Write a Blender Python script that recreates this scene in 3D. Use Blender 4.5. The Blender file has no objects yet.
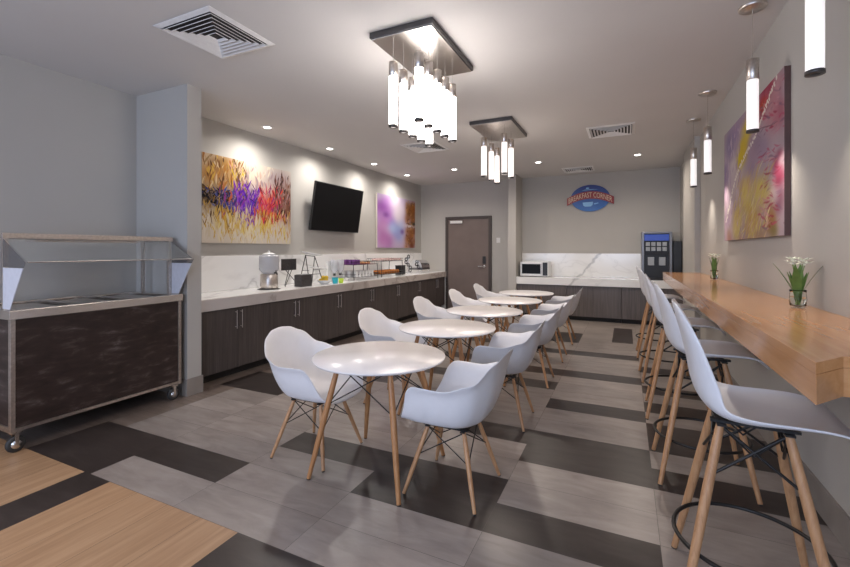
import bpy, bmesh, math, random
import numpy as np
from mathutils import Vector, Matrix
random.seed(7); rng = np.random.RandomState(7)
PI = math.pi
S = bpy.context.scene
COL = S.collection

# ---------------- camera ----------------
cam = bpy.data.cameras.new('camera'); cam.lens = 18.0; cam.sensor_width = 36.0
cam.shift_y = -33.5 / 850; cam.clip_start = 0.05
camo = bpy.data.objects.new('camera', cam); COL.objects.link(camo)
camo.location = (0, 0, 1.45); camo.rotation_euler = (PI / 2, 0, math.atan(201 / 425))
S.camera = camo

# ---------------- world, assumed daylight, exposure ----------------
w = bpy.data.worlds.new('world'); S.world = w; w.use_nodes = True
bg = w.node_tree.nodes['Background']; bg.inputs[0].default_value = (.62, .75, 1, 1); bg.inputs[1].default_value = 1.2
S.view_settings.view_transform = 'Standard'; S.view_settings.look = 'None'
S.view_settings.exposure = 0.9; S.view_settings.gamma = 1.0; S.view_settings.use_curve_mapping = False

def lamp(kind, name, loc, power, color, rot=(0, 0, 0), size=None, size_y=None, spot=None, blend=.5, radius=None, parent=None):
    l = bpy.data.lights.new(name, kind); l.energy = power; l.color = color
    if kind == 'AREA':
        l.shape = 'RECTANGLE'; l.size = size; l.size_y = size_y
    if kind == 'SPOT': l.spot_size = spot; l.spot_blend = blend
    if radius is not None: l.shadow_soft_size = radius
    o = bpy.data.objects.new(name, l); COL.objects.link(o); o.location = loc; o.rotation_euler = rot
    if parent: o.parent = parent
    return o

WARM = (1, .88, .76)
COOL = (.60, .73, 1)
H = 3.10      # ceiling height
XL, XR, YB, YF = -4.75, .97, 9.80, -2.6
# assumed daylight: area lights added inside unseen, assumed windows behind the viewer
lamp('AREA', 'assumed_window_light', (-3.35, YF + .03, 1.62), 34, COOL, (-PI / 2, 0, PI), 1.9, 1.5)
lamp('AREA', 'assumed_window_light', (-.35, YF + .03, 1.62), 42, COOL, (-PI / 2, 0, PI), 1.9, 1.5)
DOWN = 36     # power of one recessed downlight

# ---------------- materials ----------------
M = {}
def nodes(name):
    m = bpy.data.materials.new(name); m.use_nodes = True
    nt = m.node_tree; return m, nt, nt.nodes['Principled BSDF']
def setp(b, color=None, rough=None, metal=None, trans=None, ior=None, emis=None, es=None, alpha=None, spec=None, coat=None):
    if color is not None: b.inputs['Base Color'].default_value = (*color, 1)
    if rough is not None: b.inputs['Roughness'].default_value = rough
    if metal is not None: b.inputs['Metallic'].default_value = metal
    if trans is not None: b.inputs['Transmission Weight'].default_value = trans
    if ior is not None: b.inputs['IOR'].default_value = ior
    if emis is not None: b.inputs['Emission Color'].default_value = (*emis, 1)
    if es is not None: b.inputs['Emission Strength'].default_value = es
    if alpha is not None: b.inputs['Alpha'].default_value = alpha
    if spec is not None: b.inputs['Specular IOR Level'].default_value = spec
    if coat is not None: b.inputs['Coat Weight'].default_value = coat
def plain(name, color, rough=.5, metal=0, vary=.04, scale=30, bump=0, **k):
    """a paint / metal / plastic with a slight procedural unevenness"""
    m, nt, b = nodes(name); setp(b, color, rough, metal, **k)
    tc = nt.nodes.new('ShaderNodeTexCoord'); n = nt.nodes.new('ShaderNodeTexNoise'); n.inputs['Scale'].default_value = scale
    nt.links.new(tc.outputs['Object'], n.inputs['Vector'])
    r = nt.nodes.new('ShaderNodeValToRGB')
    r.color_ramp.elements[0].position = .3; r.color_ramp.elements[1].position = .7
    r.color_ramp.elements[0].color = (*[c * (1 - vary) for c in color], 1)
    r.color_ramp.elements[1].color = (*[min(1, c * (1 + vary)) for c in color], 1)
    nt.links.new(n.outputs['Fac'], r.inputs['Fac']); nt.links.new(r.outputs['Color'], b.inputs['Base Color'])
    if bump:
        bp = nt.nodes.new('ShaderNodeBump'); bp.inputs['Strength'].default_value = bump; bp.inputs['Distance'].default_value = .002
        nt.links.new(n.outputs['Fac'], bp.inputs['Height']); nt.links.new(bp.outputs['Normal'], b.inputs['Normal'])
    M[name] = m; return m
def grain(name, stops, stretch, scale=6, rough=.4, detail=6, island=0, dist=.6, big=0, **k):
    """streaky grain; stretch = per-axis scale of object coordinates; island = brightness spread from board to board"""
    m, nt, b = nodes(name); setp(b, None, rough, **k)
    tc = nt.nodes.new('ShaderNodeTexCoord'); mp = nt.nodes.new('ShaderNodeMapping'); mp.inputs['Scale'].default_value = stretch
    nt.links.new(tc.outputs['Object'], mp.inputs['Vector'])
    n = nt.nodes.new('ShaderNodeTexNoise'); n.inputs['Scale'].default_value = scale; n.inputs['Detail'].default_value = detail
    n.inputs['Distortion'].default_value = dist; n.inputs['Roughness'].default_value = .6
    if island:
        g = nt.nodes.new('ShaderNodeNewGeometry'); va = nt.nodes.new('ShaderNodeVectorMath'); va.operation = 'ADD'
        mu = nt.nodes.new('ShaderNodeMath'); mu.operation = 'MULTIPLY'; mu.inputs[1].default_value = 37
        nt.links.new(g.outputs['Random Per Island'], mu.inputs[0]); nt.links.new(mp.outputs[0], va.inputs[0]); nt.links.new(mu.outputs[0], va.inputs[1])
        nt.links.new(va.outputs[0], n.inputs['Vector'])
    else: nt.links.new(mp.outputs[0], n.inputs['Vector'])
    r = nt.nodes.new('ShaderNodeValToRGB'); e = r.color_ramp.elements
    while len(e) < len(stops): e.new(.5)
    for i, (p, c) in enumerate(stops): e[i].position = p; e[i].color = (*c, 1)
    nt.links.new(n.outputs['Fac'], r.inputs['Fac']); out = r.outputs['Color']
    if island:
        mr = nt.nodes.new('ShaderNodeMapRange'); mr.inputs['To Min'].default_value = 1 - island; mr.inputs['To Max'].default_value = 1 + island
        nt.links.new(g.outputs['Random Per Island'], mr.inputs['Value'])
        hs = nt.nodes.new('ShaderNodeHueSaturation'); nt.links.new(out, hs.inputs['Color']); nt.links.new(mr.outputs[0], hs.inputs['Value']); out = hs.outputs['Color']
    if big:
        n2 = nt.nodes.new('ShaderNodeTexNoise'); n2.inputs['Scale'].default_value = 1.6; n2.inputs['Detail'].default_value = 5; nt.links.new(tc.outputs['Object'], n2.inputs['Vector'])
        mr2 = nt.nodes.new('ShaderNodeMapRange'); mr2.inputs['From Min'].default_value = .3; mr2.inputs['From Max'].default_value = .7
        mr2.inputs['To Min'].default_value = 1 - big; mr2.inputs['To Max'].default_value = 1 + big; nt.links.new(n2.outputs['Fac'], mr2.inputs['Value'])
        h2 = nt.nodes.new('ShaderNodeHueSaturation'); nt.links.new(out, h2.inputs['Color']); nt.links.new(mr2.outputs[0], h2.inputs['Value']); out = h2.outputs['Color']
    nt.links.new(out, b.inputs['Base Color']); M[name] = m; return m
def marble(name, base, vein, scale=1.1, wide=.012, rough=.15):
    m, nt, b = nodes(name); setp(b, base, rough)
    tc = nt.nodes.new('ShaderNodeTexCoord'); mp = nt.nodes.new('ShaderNodeMapping'); mp.inputs['Rotation'].default_value = (.4, .6, .9)
    mp.inputs['Scale'].default_value = (1, .5, 1)
    nt.links.new(tc.outputs['Object'], mp.inputs['Vector'])
    n = nt.nodes.new('ShaderNodeTexNoise'); n.inputs['Scale'].default_value = scale; n.inputs['Detail'].default_value = 5; n.inputs['Distortion'].default_value = .8
    nt.links.new(mp.outputs[0], n.inputs['Vector'])
    r = nt.nodes.new('ShaderNodeValToRGB'); e = r.color_ramp.elements; e.new(.5); e.new(.5)
    soft = [b_ * .7 + v_ * .3 for b_, v_ in zip(base, vein)]
    for i, (p, c) in enumerate([(.5 - wide * 4, base), (.5 - wide * .6, soft), (.5, vein), (.5 + wide * 2, base)]):
        e[i].position = p; e[i].color = (*c, 1)
    nt.links.new(n.outputs['Fac'], r.inputs['Fac']); nt.links.new(r.outputs['Color'], b.inputs['Base Color']); M[name] = m; return m
def marble_one_vein(name, base, vein, x0, z0, k, width=.018):
    m = marble(name, base, [b_ * .9 for b_ in base], .7, .006); nt = m.node_tree; b = nt.nodes['Principled BSDF']
    L = nt.links; N = nt.nodes.new; src = b.inputs['Base Color'].links[0].from_socket
    tc = N('ShaderNodeTexCoord'); sp = N('ShaderNodeSeparateXYZ'); L.new(tc.outputs['Object'], sp.inputs[0])
    n = N('ShaderNodeTexNoise'); n.inputs['Scale'].default_value = 4; n.inputs['Detail'].default_value = 6; L.new(tc.outputs['Object'], n.inputs['Vector'])
    def mth(op, a, c_):
        q = N('ShaderNodeMath'); q.operation = op
        for i, v in enumerate((a, c_)):
            if v is None: continue
            if isinstance(v, (int, float)): q.inputs[i].default_value = v
            else: L.new(v, q.inputs[i])
        return q.outputs[0]
    d = mth('SUBTRACT', mth('SUBTRACT', sp.outputs['X'], x0), mth('MULTIPLY', mth('SUBTRACT', sp.outputs['Z'], z0), k))
    d = mth('ABSOLUTE', mth('ADD', d, mth('MULTIPLY', mth('SUBTRACT', n.outputs['Fac'], .5), .35)), None)
    f_ = N('ShaderNodeMapRange'); f_.inputs['From Min'].default_value = 0; f_.inputs['From Max'].default_value = width * 2.5; f_.inputs['To Min'].default_value = .8; f_.inputs['To Max'].default_value = 0
    L.new(d, f_.inputs['Value']); mx = N('ShaderNodeMixRGB'); L.new(f_.outputs[0], mx.inputs[0]); L.new(src, mx.inputs[1]); mx.inputs[2].default_value = (*vein, 1); L.new(mx.outputs[0], b.inputs['Base Color'])
    return m
def glow(name, color, strength):
    m, nt, b = nodes(name); setp(b, (.9, .9, .9), .4, emis=color, es=strength); M[name] = m; return m

plain('wall_paint', (.46, .44, .41), .75, vary=.015, scale=2)
plain('ceiling_paint', (.62, .60, .585), .8, vary=.01, scale=2)
plain('trim_white', (.75, .74, .72), .45)
grain('tile_light', [(.25, (.225, .190, .172)), (.5, (.29, .252, .230)), (.75, (.35, .308, .284))], (1.1, 4, 1), 3.0, .30, island=.12, big=.14)
grain('tile_dark', [(.25, (.028, .021, .019)), (.55, (.044, .034, .031)), (.8, (.064, .052, .048))], (1.0, 4, 1), 3.2, .33, island=.12, big=.1, spec=.35)
grain('tile_taupe', [(.25, (.12, .09, .073)), (.5, (.17, .132, .11)), (.75, (.21, .168, .142))], (.8, 7, 1), 3.2, .3, island=.08)
grain('tile_oak', [(.2, (.29, .165, .09)), (.5, (.40, .245, .14)), (.8, (.49, .32, .195))], (11, .7, 1), 2.6, .34, island=.07)
plain('grout', (.10, .09, .085), .8)
plain('base_tile', (.27, .24, .215), .4, vary=.1, scale=6)
grain('cabinet_wood', [(.2, (.035, .028, .027)), (.5, (.068, .055, .052)), (.8, (.115, .094, .088))], (14, 14, .55), 3, .42)
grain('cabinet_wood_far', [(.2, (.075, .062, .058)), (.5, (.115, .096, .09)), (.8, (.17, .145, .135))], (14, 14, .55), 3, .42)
plain('toe_black', (.015, .013, .012), .6)
marble('marble', (.87, .865, .86), (.62, .61, .61), .8, .008)
marble_one_vein('marble_far', (.84, .835, .82), (.42, .42, .43), -.68, 1.15, .9)
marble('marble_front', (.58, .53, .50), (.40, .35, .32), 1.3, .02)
grain('bar_wood', [(.2, (.47, .215, .080)), (.5, (.58, .285, .115)), (.8, (.66, .36, .165))], (9, .6, 9), 3, .17, coat=.2)
grain('leg_wood', [(.2, (.34, .17, .075)), (.5, (.49, .265, .13)), (.8, (.59, .35, .185))], (14, 14, 1.2), 5, .42)
grain('leg_wood_warm', [(.2, (.30, .13, .045)), (.5, (.42, .20, .08)), (.8, (.52, .28, .12))], (14, 14, 1.2), 5, .42)
plain('shell_white', (.76, .76, .79), .36, vary=.01)
plain('table_white', (.80, .78, .79), .25, vary=.01)
plain('black_metal', (.018, .017, .017), .4, metal=.3)
plain('steel', (.72, .68, .64), .25, metal=1, vary=.03, scale=8)
plain('steel_brushed', (.62, .57, .53), .34, metal=1, vary=.12, scale=60)
plain('dark_chrome', (.22, .22, .23), .15, metal=1)
plain('plate_dark', (.10, .095, .095), .4, metal=.8)
plain('chrome', (.75, .75, .76), .08, metal=1, vary=.01)
plain('vent_white', (.80, .79, .78), .5)
plain('vent_shade', (.05, .045, .045), .8)
plain('tv_black', (.003, .003, .004), .4, spec=.2)
plain('black_plastic', (.02, .02, .022), .4)
plain('door_brown', (.155, .118, .104), .5, vary=.06, scale=4)
plain('frame_brown', (.055, .042, .038), .5)
grain('cart_panel', [(.3, (.014, .008, .006)), (.54, (.032, .018, .015)), (.64, (.06, .042, .037)), (.76, (.16, .135, .125))], (1, 1.4, 4.5), 4.5, .45, detail=8, dist=.35)
plain('white_reflection', (.62, .64, .72), .3)
plain('tinted_glass', (.10, .10, .11), .08, alpha=.45)
plain('rubber', (.03, .03, .03), .6)
m, nt, b = nodes('glass'); setp(b, (.95, .98, .97), .03, trans=1, ior=1.25); M['glass'] = m
m, nt, b = nodes('window_glass'); setp(b, (.95, .97, .97), .03, alpha=.12); M['window_glass'] = m  # panes of the assumed windows
m, nt, b = nodes('guard_glass'); setp(b, (.55, .58, .57), .05, alpha=.16, spec=.8); M['guard_glass'] = m
m, nt, b = nodes('frosted_tank'); setp(b, (.75, .76, .80), .2, trans=.35, alpha=.75); M['frosted_tank'] = m
glow('tube_glow', (1, .93, .88), 7.5)
glow('tube_glow_soft', (1, .88, .81), .62)
glow('down_glow', (1, .97, .92), 8)
glow('pendant_glow', (1, .94, .90), .36)
glow('screen_blue', (.05, .12, .55), .22); M['screen_blue'].node_tree.nodes['Principled BSDF'].inputs['Base Color'].default_value = (.02, .03, .15, 1)
plain('canvas_edge', (.62, .56, .50), .7)
plain('plate_white', (.80, .80, .80), .25)
plain('fruit_yellow', (.80, .55, .04), .45)
plain('orange_fruit', (.72, .25, .05), .5)
plain('pastry_brown', (.62, .33, .15), .55, vary=.2)
plain('bread_pink', (.75, .52, .48), .55, vary=.1)
plain('maroon', (.16, .015, .05), .4)
plain('purple', (.22, .07, .28), .5, vary=.3)
plain('cyan_plastic', (.02, .45, .55), .35)
plain('lime_plastic', (.60, .78, .06), .35)
plain('slate', (.045, .04, .04), .5, vary=.3, scale=40)
plain('leaf_green', (.10, .20, .045), .45, vary=.2)
plain('petal_white', (.85, .88, .76), .5)
plain('stem_green', (.20, .32, .08), .5)
plain('sign_red', (.28, .018, .02), .35)
plain('sign_cream', (.75, .55, .38), .4)
plain('sign_pale', (.25, .50, .80), .4)
plain('machine_grey', (.22, .22, .23), .35, metal=.6)
plain('edge_dark', (.10, .05, .045), .6)
plain('label_grey', (.36, .38, .40), .4)
m, nt, b = nodes('sign_blue'); setp(b, None, .3)
tc = nt.nodes.new('ShaderNodeTexCoord'); sx = nt.nodes.new('ShaderNodeSeparateXYZ'); nt.links.new(tc.outputs['Object'], sx.inputs[0])
mr = nt.nodes.new('ShaderNodeMapRange'); mr.inputs['From Min'].default_value = -.3; mr.inputs['From Max'].default_value = .3; nt.links.new(sx.outputs['Z'], mr.inputs['Value'])
r = nt.nodes.new('ShaderNodeValToRGB'); r.color_ramp.elements[0].color = (.008, .13, .45, 1); r.color_ramp.elements[1].color = (.006, .02, .20, 1)
nt.links.new(mr.outputs[0], r.inputs['Fac']); nt.links.new(r.outputs[0], b.inputs['Base Color']); M['sign_blue'] = m
m, nt, b = nodes('painted_canvas'); setp(b, None, .85, spec=.2)
at = nt.nodes.new('ShaderNodeAttribute'); at.attribute_name = 'paint'; nt.links.new(at.outputs['Color'], b.inputs['Base Color'])
bp = nt.nodes.new('ShaderNodeBump'); bp.inputs['Strength'].default_value = .2; tn = nt.nodes.new('ShaderNodeTexNoise'); tn.inputs['Scale'].default_value = 60
nt.links.new(tn.outputs['Fac'], bp.inputs['Height']); nt.links.new(bp.outputs[0], b.inputs['Normal']); M['painted_canvas'] = m

# ---------------- mesh helpers ----------------
class MB:
    def __init__(s): s.v = []; s.f = []; s.sm = []
    def add(s, vs, fs, smooth=False):
        n = len(s.v); s.v += [tuple(v) for v in vs]; s.f += [tuple(i + n for i in f) for f in fs]; s.sm += [smooth] * len(fs); return s
    def box(s, x0, y0, z0, x1, y1, z1):
        v = [(x0, y0, z0), (x1, y0, z0), (x1, y1, z0), (x0, y1, z0), (x0, y0, z1), (x1, y0, z1), (x1, y1, z1), (x0, y1, z1)]
        return s.add(v, [(0, 3, 2, 1), (4, 5, 6, 7), (0, 1, 5, 4), (1, 2, 6, 5), (2, 3, 7, 6), (3, 0, 4, 7)])
    def cbox(s, c, d): return s.box(c[0] - d[0] / 2, c[1] - d[1] / 2, c[2] - d[2] / 2, c[0] + d[0] / 2, c[1] + d[1] / 2, c[2] + d[2] / 2)
    def tube(s, pts, rad, n=10, caps=True, closed=False):
        pts = [Vector(p) for p in pts]; m = len(pts)
        rad = rad if isinstance(rad, (list, tuple)) else [rad] * m
        vs = []; prev = None
        for i, p in enumerate(pts):
            if closed: t = (pts[(i + 1) % m] - pts[i - 1]).normalized()
            else: t = (pts[min(i + 1, m - 1)] - pts[max(i - 1, 0)]).normalized()
            if prev is None:
                a = t.cross(Vector((0, 0, 1)));
                if a.length < 1e-3: a = t.cross(Vector((1, 0, 0)))
            else: a = prev - t * prev.dot(t)
            a.normalize(); prev = a; bb = t.cross(a)
            for k in range(n):
                q = 2 * PI * k / n; vs.append(p + (a * math.cos(q) + bb * math.sin(q)) * rad[i])
        fs = []
        for i in range(m if closed else m - 1):
            j = (i + 1) % m
            for k in range(n):
                k2 = (k + 1) % n; fs.append((i * n + k, i * n + k2, j * n + k2, j * n + k))
        s.add(vs, fs, True)
        if caps and not closed:
            s.add(vs[:n], [tuple(range(n))[::-1]]); s.add(vs[-n:], [tuple(range(n))])
        return s
    def lathe(s, prof, c=(0, 0, 0), n=32, smooth=True):
        vs = []; fs = []
        for r_, z in prof:
            for k in range(n):
                q = 2 * PI * k / n; vs.append((c[0] + max(r_, 1e-4) * math.cos(q), c[1] + max(r_, 1e-4) * math.sin(q), c[2] + z))
        for i in range(len(prof) - 1):
            for k in range(n):
                k2 = (k + 1) % n; fs.append((i * n + k, i * n + k2, (i + 1) * n + k2, (i + 1) * n + k))
        return s.add(vs, fs, smooth)
    def cyl(s, c, r_, z0, z1, n=32):
        e = min(r_, z1 - z0) * .08
        s.lathe([(r_ - e, z0), (r_, z0 + e), (r_, z1 - e), (r_ - e, z1)], (c[0], c[1], 0), n)
        for z, rev in ((z0, True), (z1, False)):
            vs = [(c[0] + (r_ - e) * math.cos(2 * PI * k / n), c[1] + (r_ - e) * math.sin(2 * PI * k / n), z) for k in range(n)]
            s.add(vs, [tuple(range(n))[::-1] if rev else tuple(range(n))])
        return s
    def prism(s, poly, d, n0=0):
        """poly = list of 3D points of a planar outline, d = extrusion vector"""
        n = len(poly); d = Vector(d); a = [Vector(p) for p in poly]; bb = [p + d for p in a]
        return s.add(a + bb, [tuple(range(n))[::-1], tuple(range(n, 2 * n))] + [(i, (i + 1) % n, (i + 1) % n + n, i + n) for i in range(n)])
    def ball(s, c, r_, sc=(1, 1, 1), n=10, m=7):
        vs = []; fs = []
        for i in range(m + 1):
            ph = PI * i / m
            for k in range(n):
                q = 2 * PI * k / n; vs.append((c[0] + r_ * sc[0] * math.sin(ph) * math.cos(q), c[1] + r_ * sc[1] * math.sin(ph) * math.sin(q), c[2] - r_ * sc[2] * math.cos(ph)))
        for i in range(m):
            for k in range(n):
                k2 = (k + 1) % n; fs.append((i * n + k, i * n + k2, (i + 1) * n + k2, (i + 1) * n + k))
        return s.add(vs, fs, True)
    def build(s, name, mat, parent=None, bevel=0, merge=False):
        me = bpy.data.meshes.new(name); me.from_pydata(s.v, [], s.f)
        me.polygons.foreach_set('use_smooth', s.sm)
        me.materials.append(M[mat]); 
        bm = bmesh.new(); bm.from_mesh(me)
        if merge: bmesh.ops.remove_doubles(bm, verts=bm.verts, dist=1e-4)
        bmesh.ops.recalc_face_normals(bm, faces=bm.faces); bm.to_mesh(me); bm.free()
        o = bpy.data.objects.new(name, me); COL.objects.link(o)
        if parent: o.parent = parent
        if bevel:
            b_ = o.modifiers.new('bevel', 'BEVEL'); b_.width = bevel; b_.segments = 2; b_.limit_method = 'ANGLE'
        return o
def tag(o, label, cat, group=None):
    o['label'] = label; o['category'] = cat
    if group: o['group'] = group
    return o
def thing(name, label, cat, loc=(0, 0, 0), rz=0, group=None):
    o = bpy.data.objects.new(name, None); COL.objects.link(o); o.location = loc; o.rotation_euler = (0, 0, rz); o.empty_display_size = .1
    return tag(o, label, cat, group)
def struct(name, mb, mat, bevel=0, parent=None):
    o = mb.build(name, mat, parent, bevel)
    if not parent: o['kind'] = 'structure'
    return o
def dup(root, loc, rz, label, group=None):
    r_ = root.copy(); COL.objects.link(r_); r_.location = loc; r_.rotation_euler = (0, 0, rz); r_['label'] = label
    if group: r_['group'] = group
    for ch in list(root.children):
        c_ = ch.copy(); COL.objects.link(c_); c_.parent = r_
        for g_ in list(ch.children):
            d_ = g_.copy(); COL.objects.link(d_); d_.parent = c_
    return r_

# =====================================================================
# THE ROOM
# =====================================================================
# --- floor: large planks in a stack-bond grid, oak planks turned the other way near the entrance
PL, PW, X0, Y0 = .8225, .2725, -3.96, 1.562
cols = [X0 - PL + PL * i for i in range(8)]      # column i spans cols[i]..cols[i+1]; column 1 begins at X0
dark = {(0, 1), (1, 1), (1, 2), (2, 4), (2, 5), (3, 3), (3, 4), (5, 5), (6, 5), (5, 6), (6, 4), (8, 6), (9, 5), (11, 4), (11, 3), (13, 5), (13, 4), (17, 5), (17, 4),
        (20, 4), (21, 4), (22, 4), (6, 1), (7, 1), (7, 6), (12, 6), (15, 6), (9, 2), (11, 2), (14, 3), (18, 3), (24, 3), (10, 6), (30, 6)}
quads = {k: [] for k in ('tile_light', 'tile_dark', 'tile_taupe', 'tile_oak')}
g = .0009
for r_ in range(-16, 31):
    y0 = Y0 + PW * r_; y1 = min(y0 + PW, YB)
    if y0 >= YB: break
    for c_ in range(7):
        x0, x1 = max(cols[c_], XL), min(cols[c_ + 1], XR)
        if x1 <= x0: continue
        if r_ < 0:
            x0 = -1.80 + PL * (c_ - 3); x1 = min(x0 + PL, XR)
            if c_ < 3 or x1 <= x0: continue
        kind = 'tile_dark' if (r_, c_) in dark else 'tile_light'
        if c_ == 0 and r_ >= 0: kind = 'tile_taupe'
        if c_ == 1 and r_ >= 2 and kind == 'tile_light':
            quads['tile_taupe'].append((x0 + g, y0 + g, x0 + .24, y1 - g)); x0 += .24
        if r_ == -1 and c_ == 3: kind = 'tile_dark'
        if r_ < 0 and c_ == 3: pass
        # the far corner before the serving counter has a tall dark inset
        if c_ == 5 and 20.2 <= r_ < 26:
            quads['tile_dark'].append((-.20, y0, .10, y1)); quads['tile_light'].append((x0 + g, y0, -.20 - g, y1)); quads['tile_light'].append((.10 + g, y0, x1, y1)); continue
        quads[kind].append((x0 + g, y0 + g, x1 - g, y1 - g))
# oak field and its dark border strips (boards run away from the viewer)
xs = [XL] + [-3.2 - .28 * i for i in range(5, 0, -1)] + [-3.20, -2.92, -2.64, -2.36, -2.08, -1.80]
for i in range(len(xs) - 1):
    a, bq = xs[i], xs[i + 1]
    off = [0, .55, .2, .75, .4, .9, .1, .6, .3, .8, .5][i % 11]
    y = YF - 1 + off
    while y < Y0 - .0:
        y1 = min(y + 1.64, Y0); ya = max(y, YF)
        if y1 > ya: quads['tile_dark' if abs(a + 3.20) < .01 else 'tile_oak'].append((a + g, ya + g, bq - g, y1 - g))
        y += 1.64
me = bpy.data.meshes.new('floor'); vs = []; fs = []; mi = []
for mi_, k in enumerate(quads):
    me.materials.append(M[k])
    for (a, c_, b_, d_) in quads[k]:
        n = len(vs); vs += [(a, c_, 0), (b_, c_, 0), (b_, d_, 0), (a, d_, 0)]; fs.append((n, n + 1, n + 2, n + 3)); mi.append(mi_)
n = len(vs); me.materials.append(M['grout'])
vs += [(XL, YF, -.0015), (XR, YF, -.0015), (XR, YB, -.0015), (XL, YB, -.0015)]; fs.append((n, n + 1, n + 2, n + 3)); mi.append(4)
n = len(vs); vs += [(XL, YF, -.1), (XR, YF, -.1), (XR, YB, -.1), (XL, YB, -.1)]; fs.append((n + 3, n + 2, n + 1, n)); mi.append(4)
me.from_pydata(vs, [], fs); me.polygons.foreach_set('material_index', mi)
fl = bpy.data.objects.new('floor', me); COL.objects.link(fl); fl['kind'] = 'structure'

struct('ceiling', MB().box(XL - .1, YF - .1, H, XR + .1, YB + .1, H + .1), 'ceiling_paint')
struct('wall_left', MB().box(XL - .1, YF - .1, 0, XL, YB + .1, H), 'wall_paint')
struct('wall_right', MB().box(XR, YF - .1, 0, XR + .1, YB + .1, H), 'wall_paint')
struct('wall_back', MB().box(XL, YB, 0, XR, YB + .1, H), 'wall_paint')
# wall behind the viewer; its two openings and windows are assumed, added for light
wm = MB(); wins = [(-4.3, -2.4), (-1.3, .6)]
wm.box(XL, YF - .1, 0, XR, YF, .87); wm.box(XL, YF - .1, 2.37, XR, YF, H)
wm.box(XL, YF - .1, .87, wins[0][0], YF, 2.37); wm.box(wins[0][1], YF - .1, .87, wins[1][0], YF, 2.37); wm.box(wins[1][1], YF - .1, .87, XR, YF, 2.37)
struct('wall_front', wm, 'wall_paint')
for i, (a, c_) in enumerate(wins):  # assumed windows, out of view, set around the added daylight lamps
    wf = MB(); t_ = .04
    wf.box(a, YF - .08, .87, c_, YF - .02, .87 + t_); wf.box(a, YF - .08, 2.37 - t_, c_, YF - .02, 2.37)
    wf.box(a, YF - .08, .91, a + t_, YF - .02, 2.33); wf.box(c_ - t_, YF - .08, .91, c_, YF - .02, 2.33); wf.box((a + c_) / 2 - .02, YF - .08, .91, (a + c_) / 2 + .02, YF - .02, 2.33)
    wo = struct('window_%d' % (i + 1), wf, 'trim_white')
    MB().box(a + t_, YF - .055, .91, c_ - t_, YF - .049, 2.33).build('pane', 'window_glass', wo)
struct('trim_1', MB().box(XL, 2.80, 0, -3.93, 2.955, H), 'wall_paint')              # wall stub beside the counter
struct('trim_2', MB().box(-2.33, 9.18, 0, -2.16, YB, H), 'wall_paint')             # pilaster by the microwave
struct('trim_3', MB().box(.90, 7.25, 0, XR, 8.60, H), 'wall_paint')                # pilaster on the bar wall
# baseboards
struct('baseboard_left', MB().box(XL, YF, 0, XL + .012, 2.80, .17), 'base_tile')
struct('baseboard_right', MB().box(XR - .012, YF, 0, XR, 7.25, .17), 'base_tile')
struct('baseboard_back', MB().box(-2.88, YB - .012, 0, -2.33, YB, .17), 'base_tile')
struct('trim_4', MB().box(-3.93, 2.788, 0, -3.918, 2.967, .17).box(XL + .012, 2.788, 0, -3.93, 2.80, .17), 'base_tile')
struct('trim_5', MB().box(-2.33, 9.168, 0, -2.16, 9.18, .17), 'base_tile')
struct('baseboard_front', MB().box(XL + .012, YF, 0, XR - .012, YF + .012, .17), 'base_tile')

# --- door in the back wall
dr = thing('door_1', 'brown hinged door with black lock plate in a dark frame, left end of far wall', 'door', (-3.465, YB, 0)); dr['kind'] = 'structure'
del dr['label']; del dr['category']
MB().box(-.52, -.035, .0, .52, -.01, 2.20).build('door_leaf', 'door_brown', dr)
MB().box(-.585, -.06, 0, -.52, -.001, 2.265).box(.52, -.06, 0, .585, -.001, 2.265).box(-.52, -.06, 2.20, .52, -.001, 2.265).build('door_frame', 'frame_brown', dr, .004)
hd = MB().box(.37, -.05, 1.12, .45, -.035, 1.30).build('lock_plate', 'black_plastic', dr, .004)
dh = MB().tube([(.41, -.035, 1.06), (.41, -.048, 1.06)], .03, 20).tube([(.41, -.045, 1.06), (.41, -.085, 1.06), (.27, -.085, 1.06)], .013).build('door_handle', 'chrome', dr)
MB().box(-.45, -.085, 2.10, -.14, -.035, 2.165).build('door_closer', 'trim_white', dr, .006)

# --- light switch on far wall
sw = thing('light_switch', 'small white light switch plate on far wall right of the brown door', 'switch', (-2.72, YB, 1.68))
MB().box(-.045, -.008, -.06, .045, -.001, .06).build('plate', 'trim_white', sw, .002)
MB().box(-.015, -.014, -.03, .015, -.008, .03).build('rocker', 'trim_white', sw, .002)

# =====================================================================
# LEFT COUNTER
# =====================================================================
CX = -4.06
def handle(x, y, z0, z1, parent, axis='x'):
    d = Vector((.03, 0, 0)) if axis == 'x' else Vector((0, -.03, 0)); p = Vector((x, y, 0))
    mb = MB().tube([p + d + Vector((0, 0, z0)), p + d + Vector((0, 0, z1))], .0038, 8)
    for z in (z0 + .02, z1 - .02): mb.tube([p + Vector((0, 0, z)), p + d + Vector((0, 0, z))], .004, 6)
    return mb.build('handle', 'steel_brushed', parent)
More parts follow.
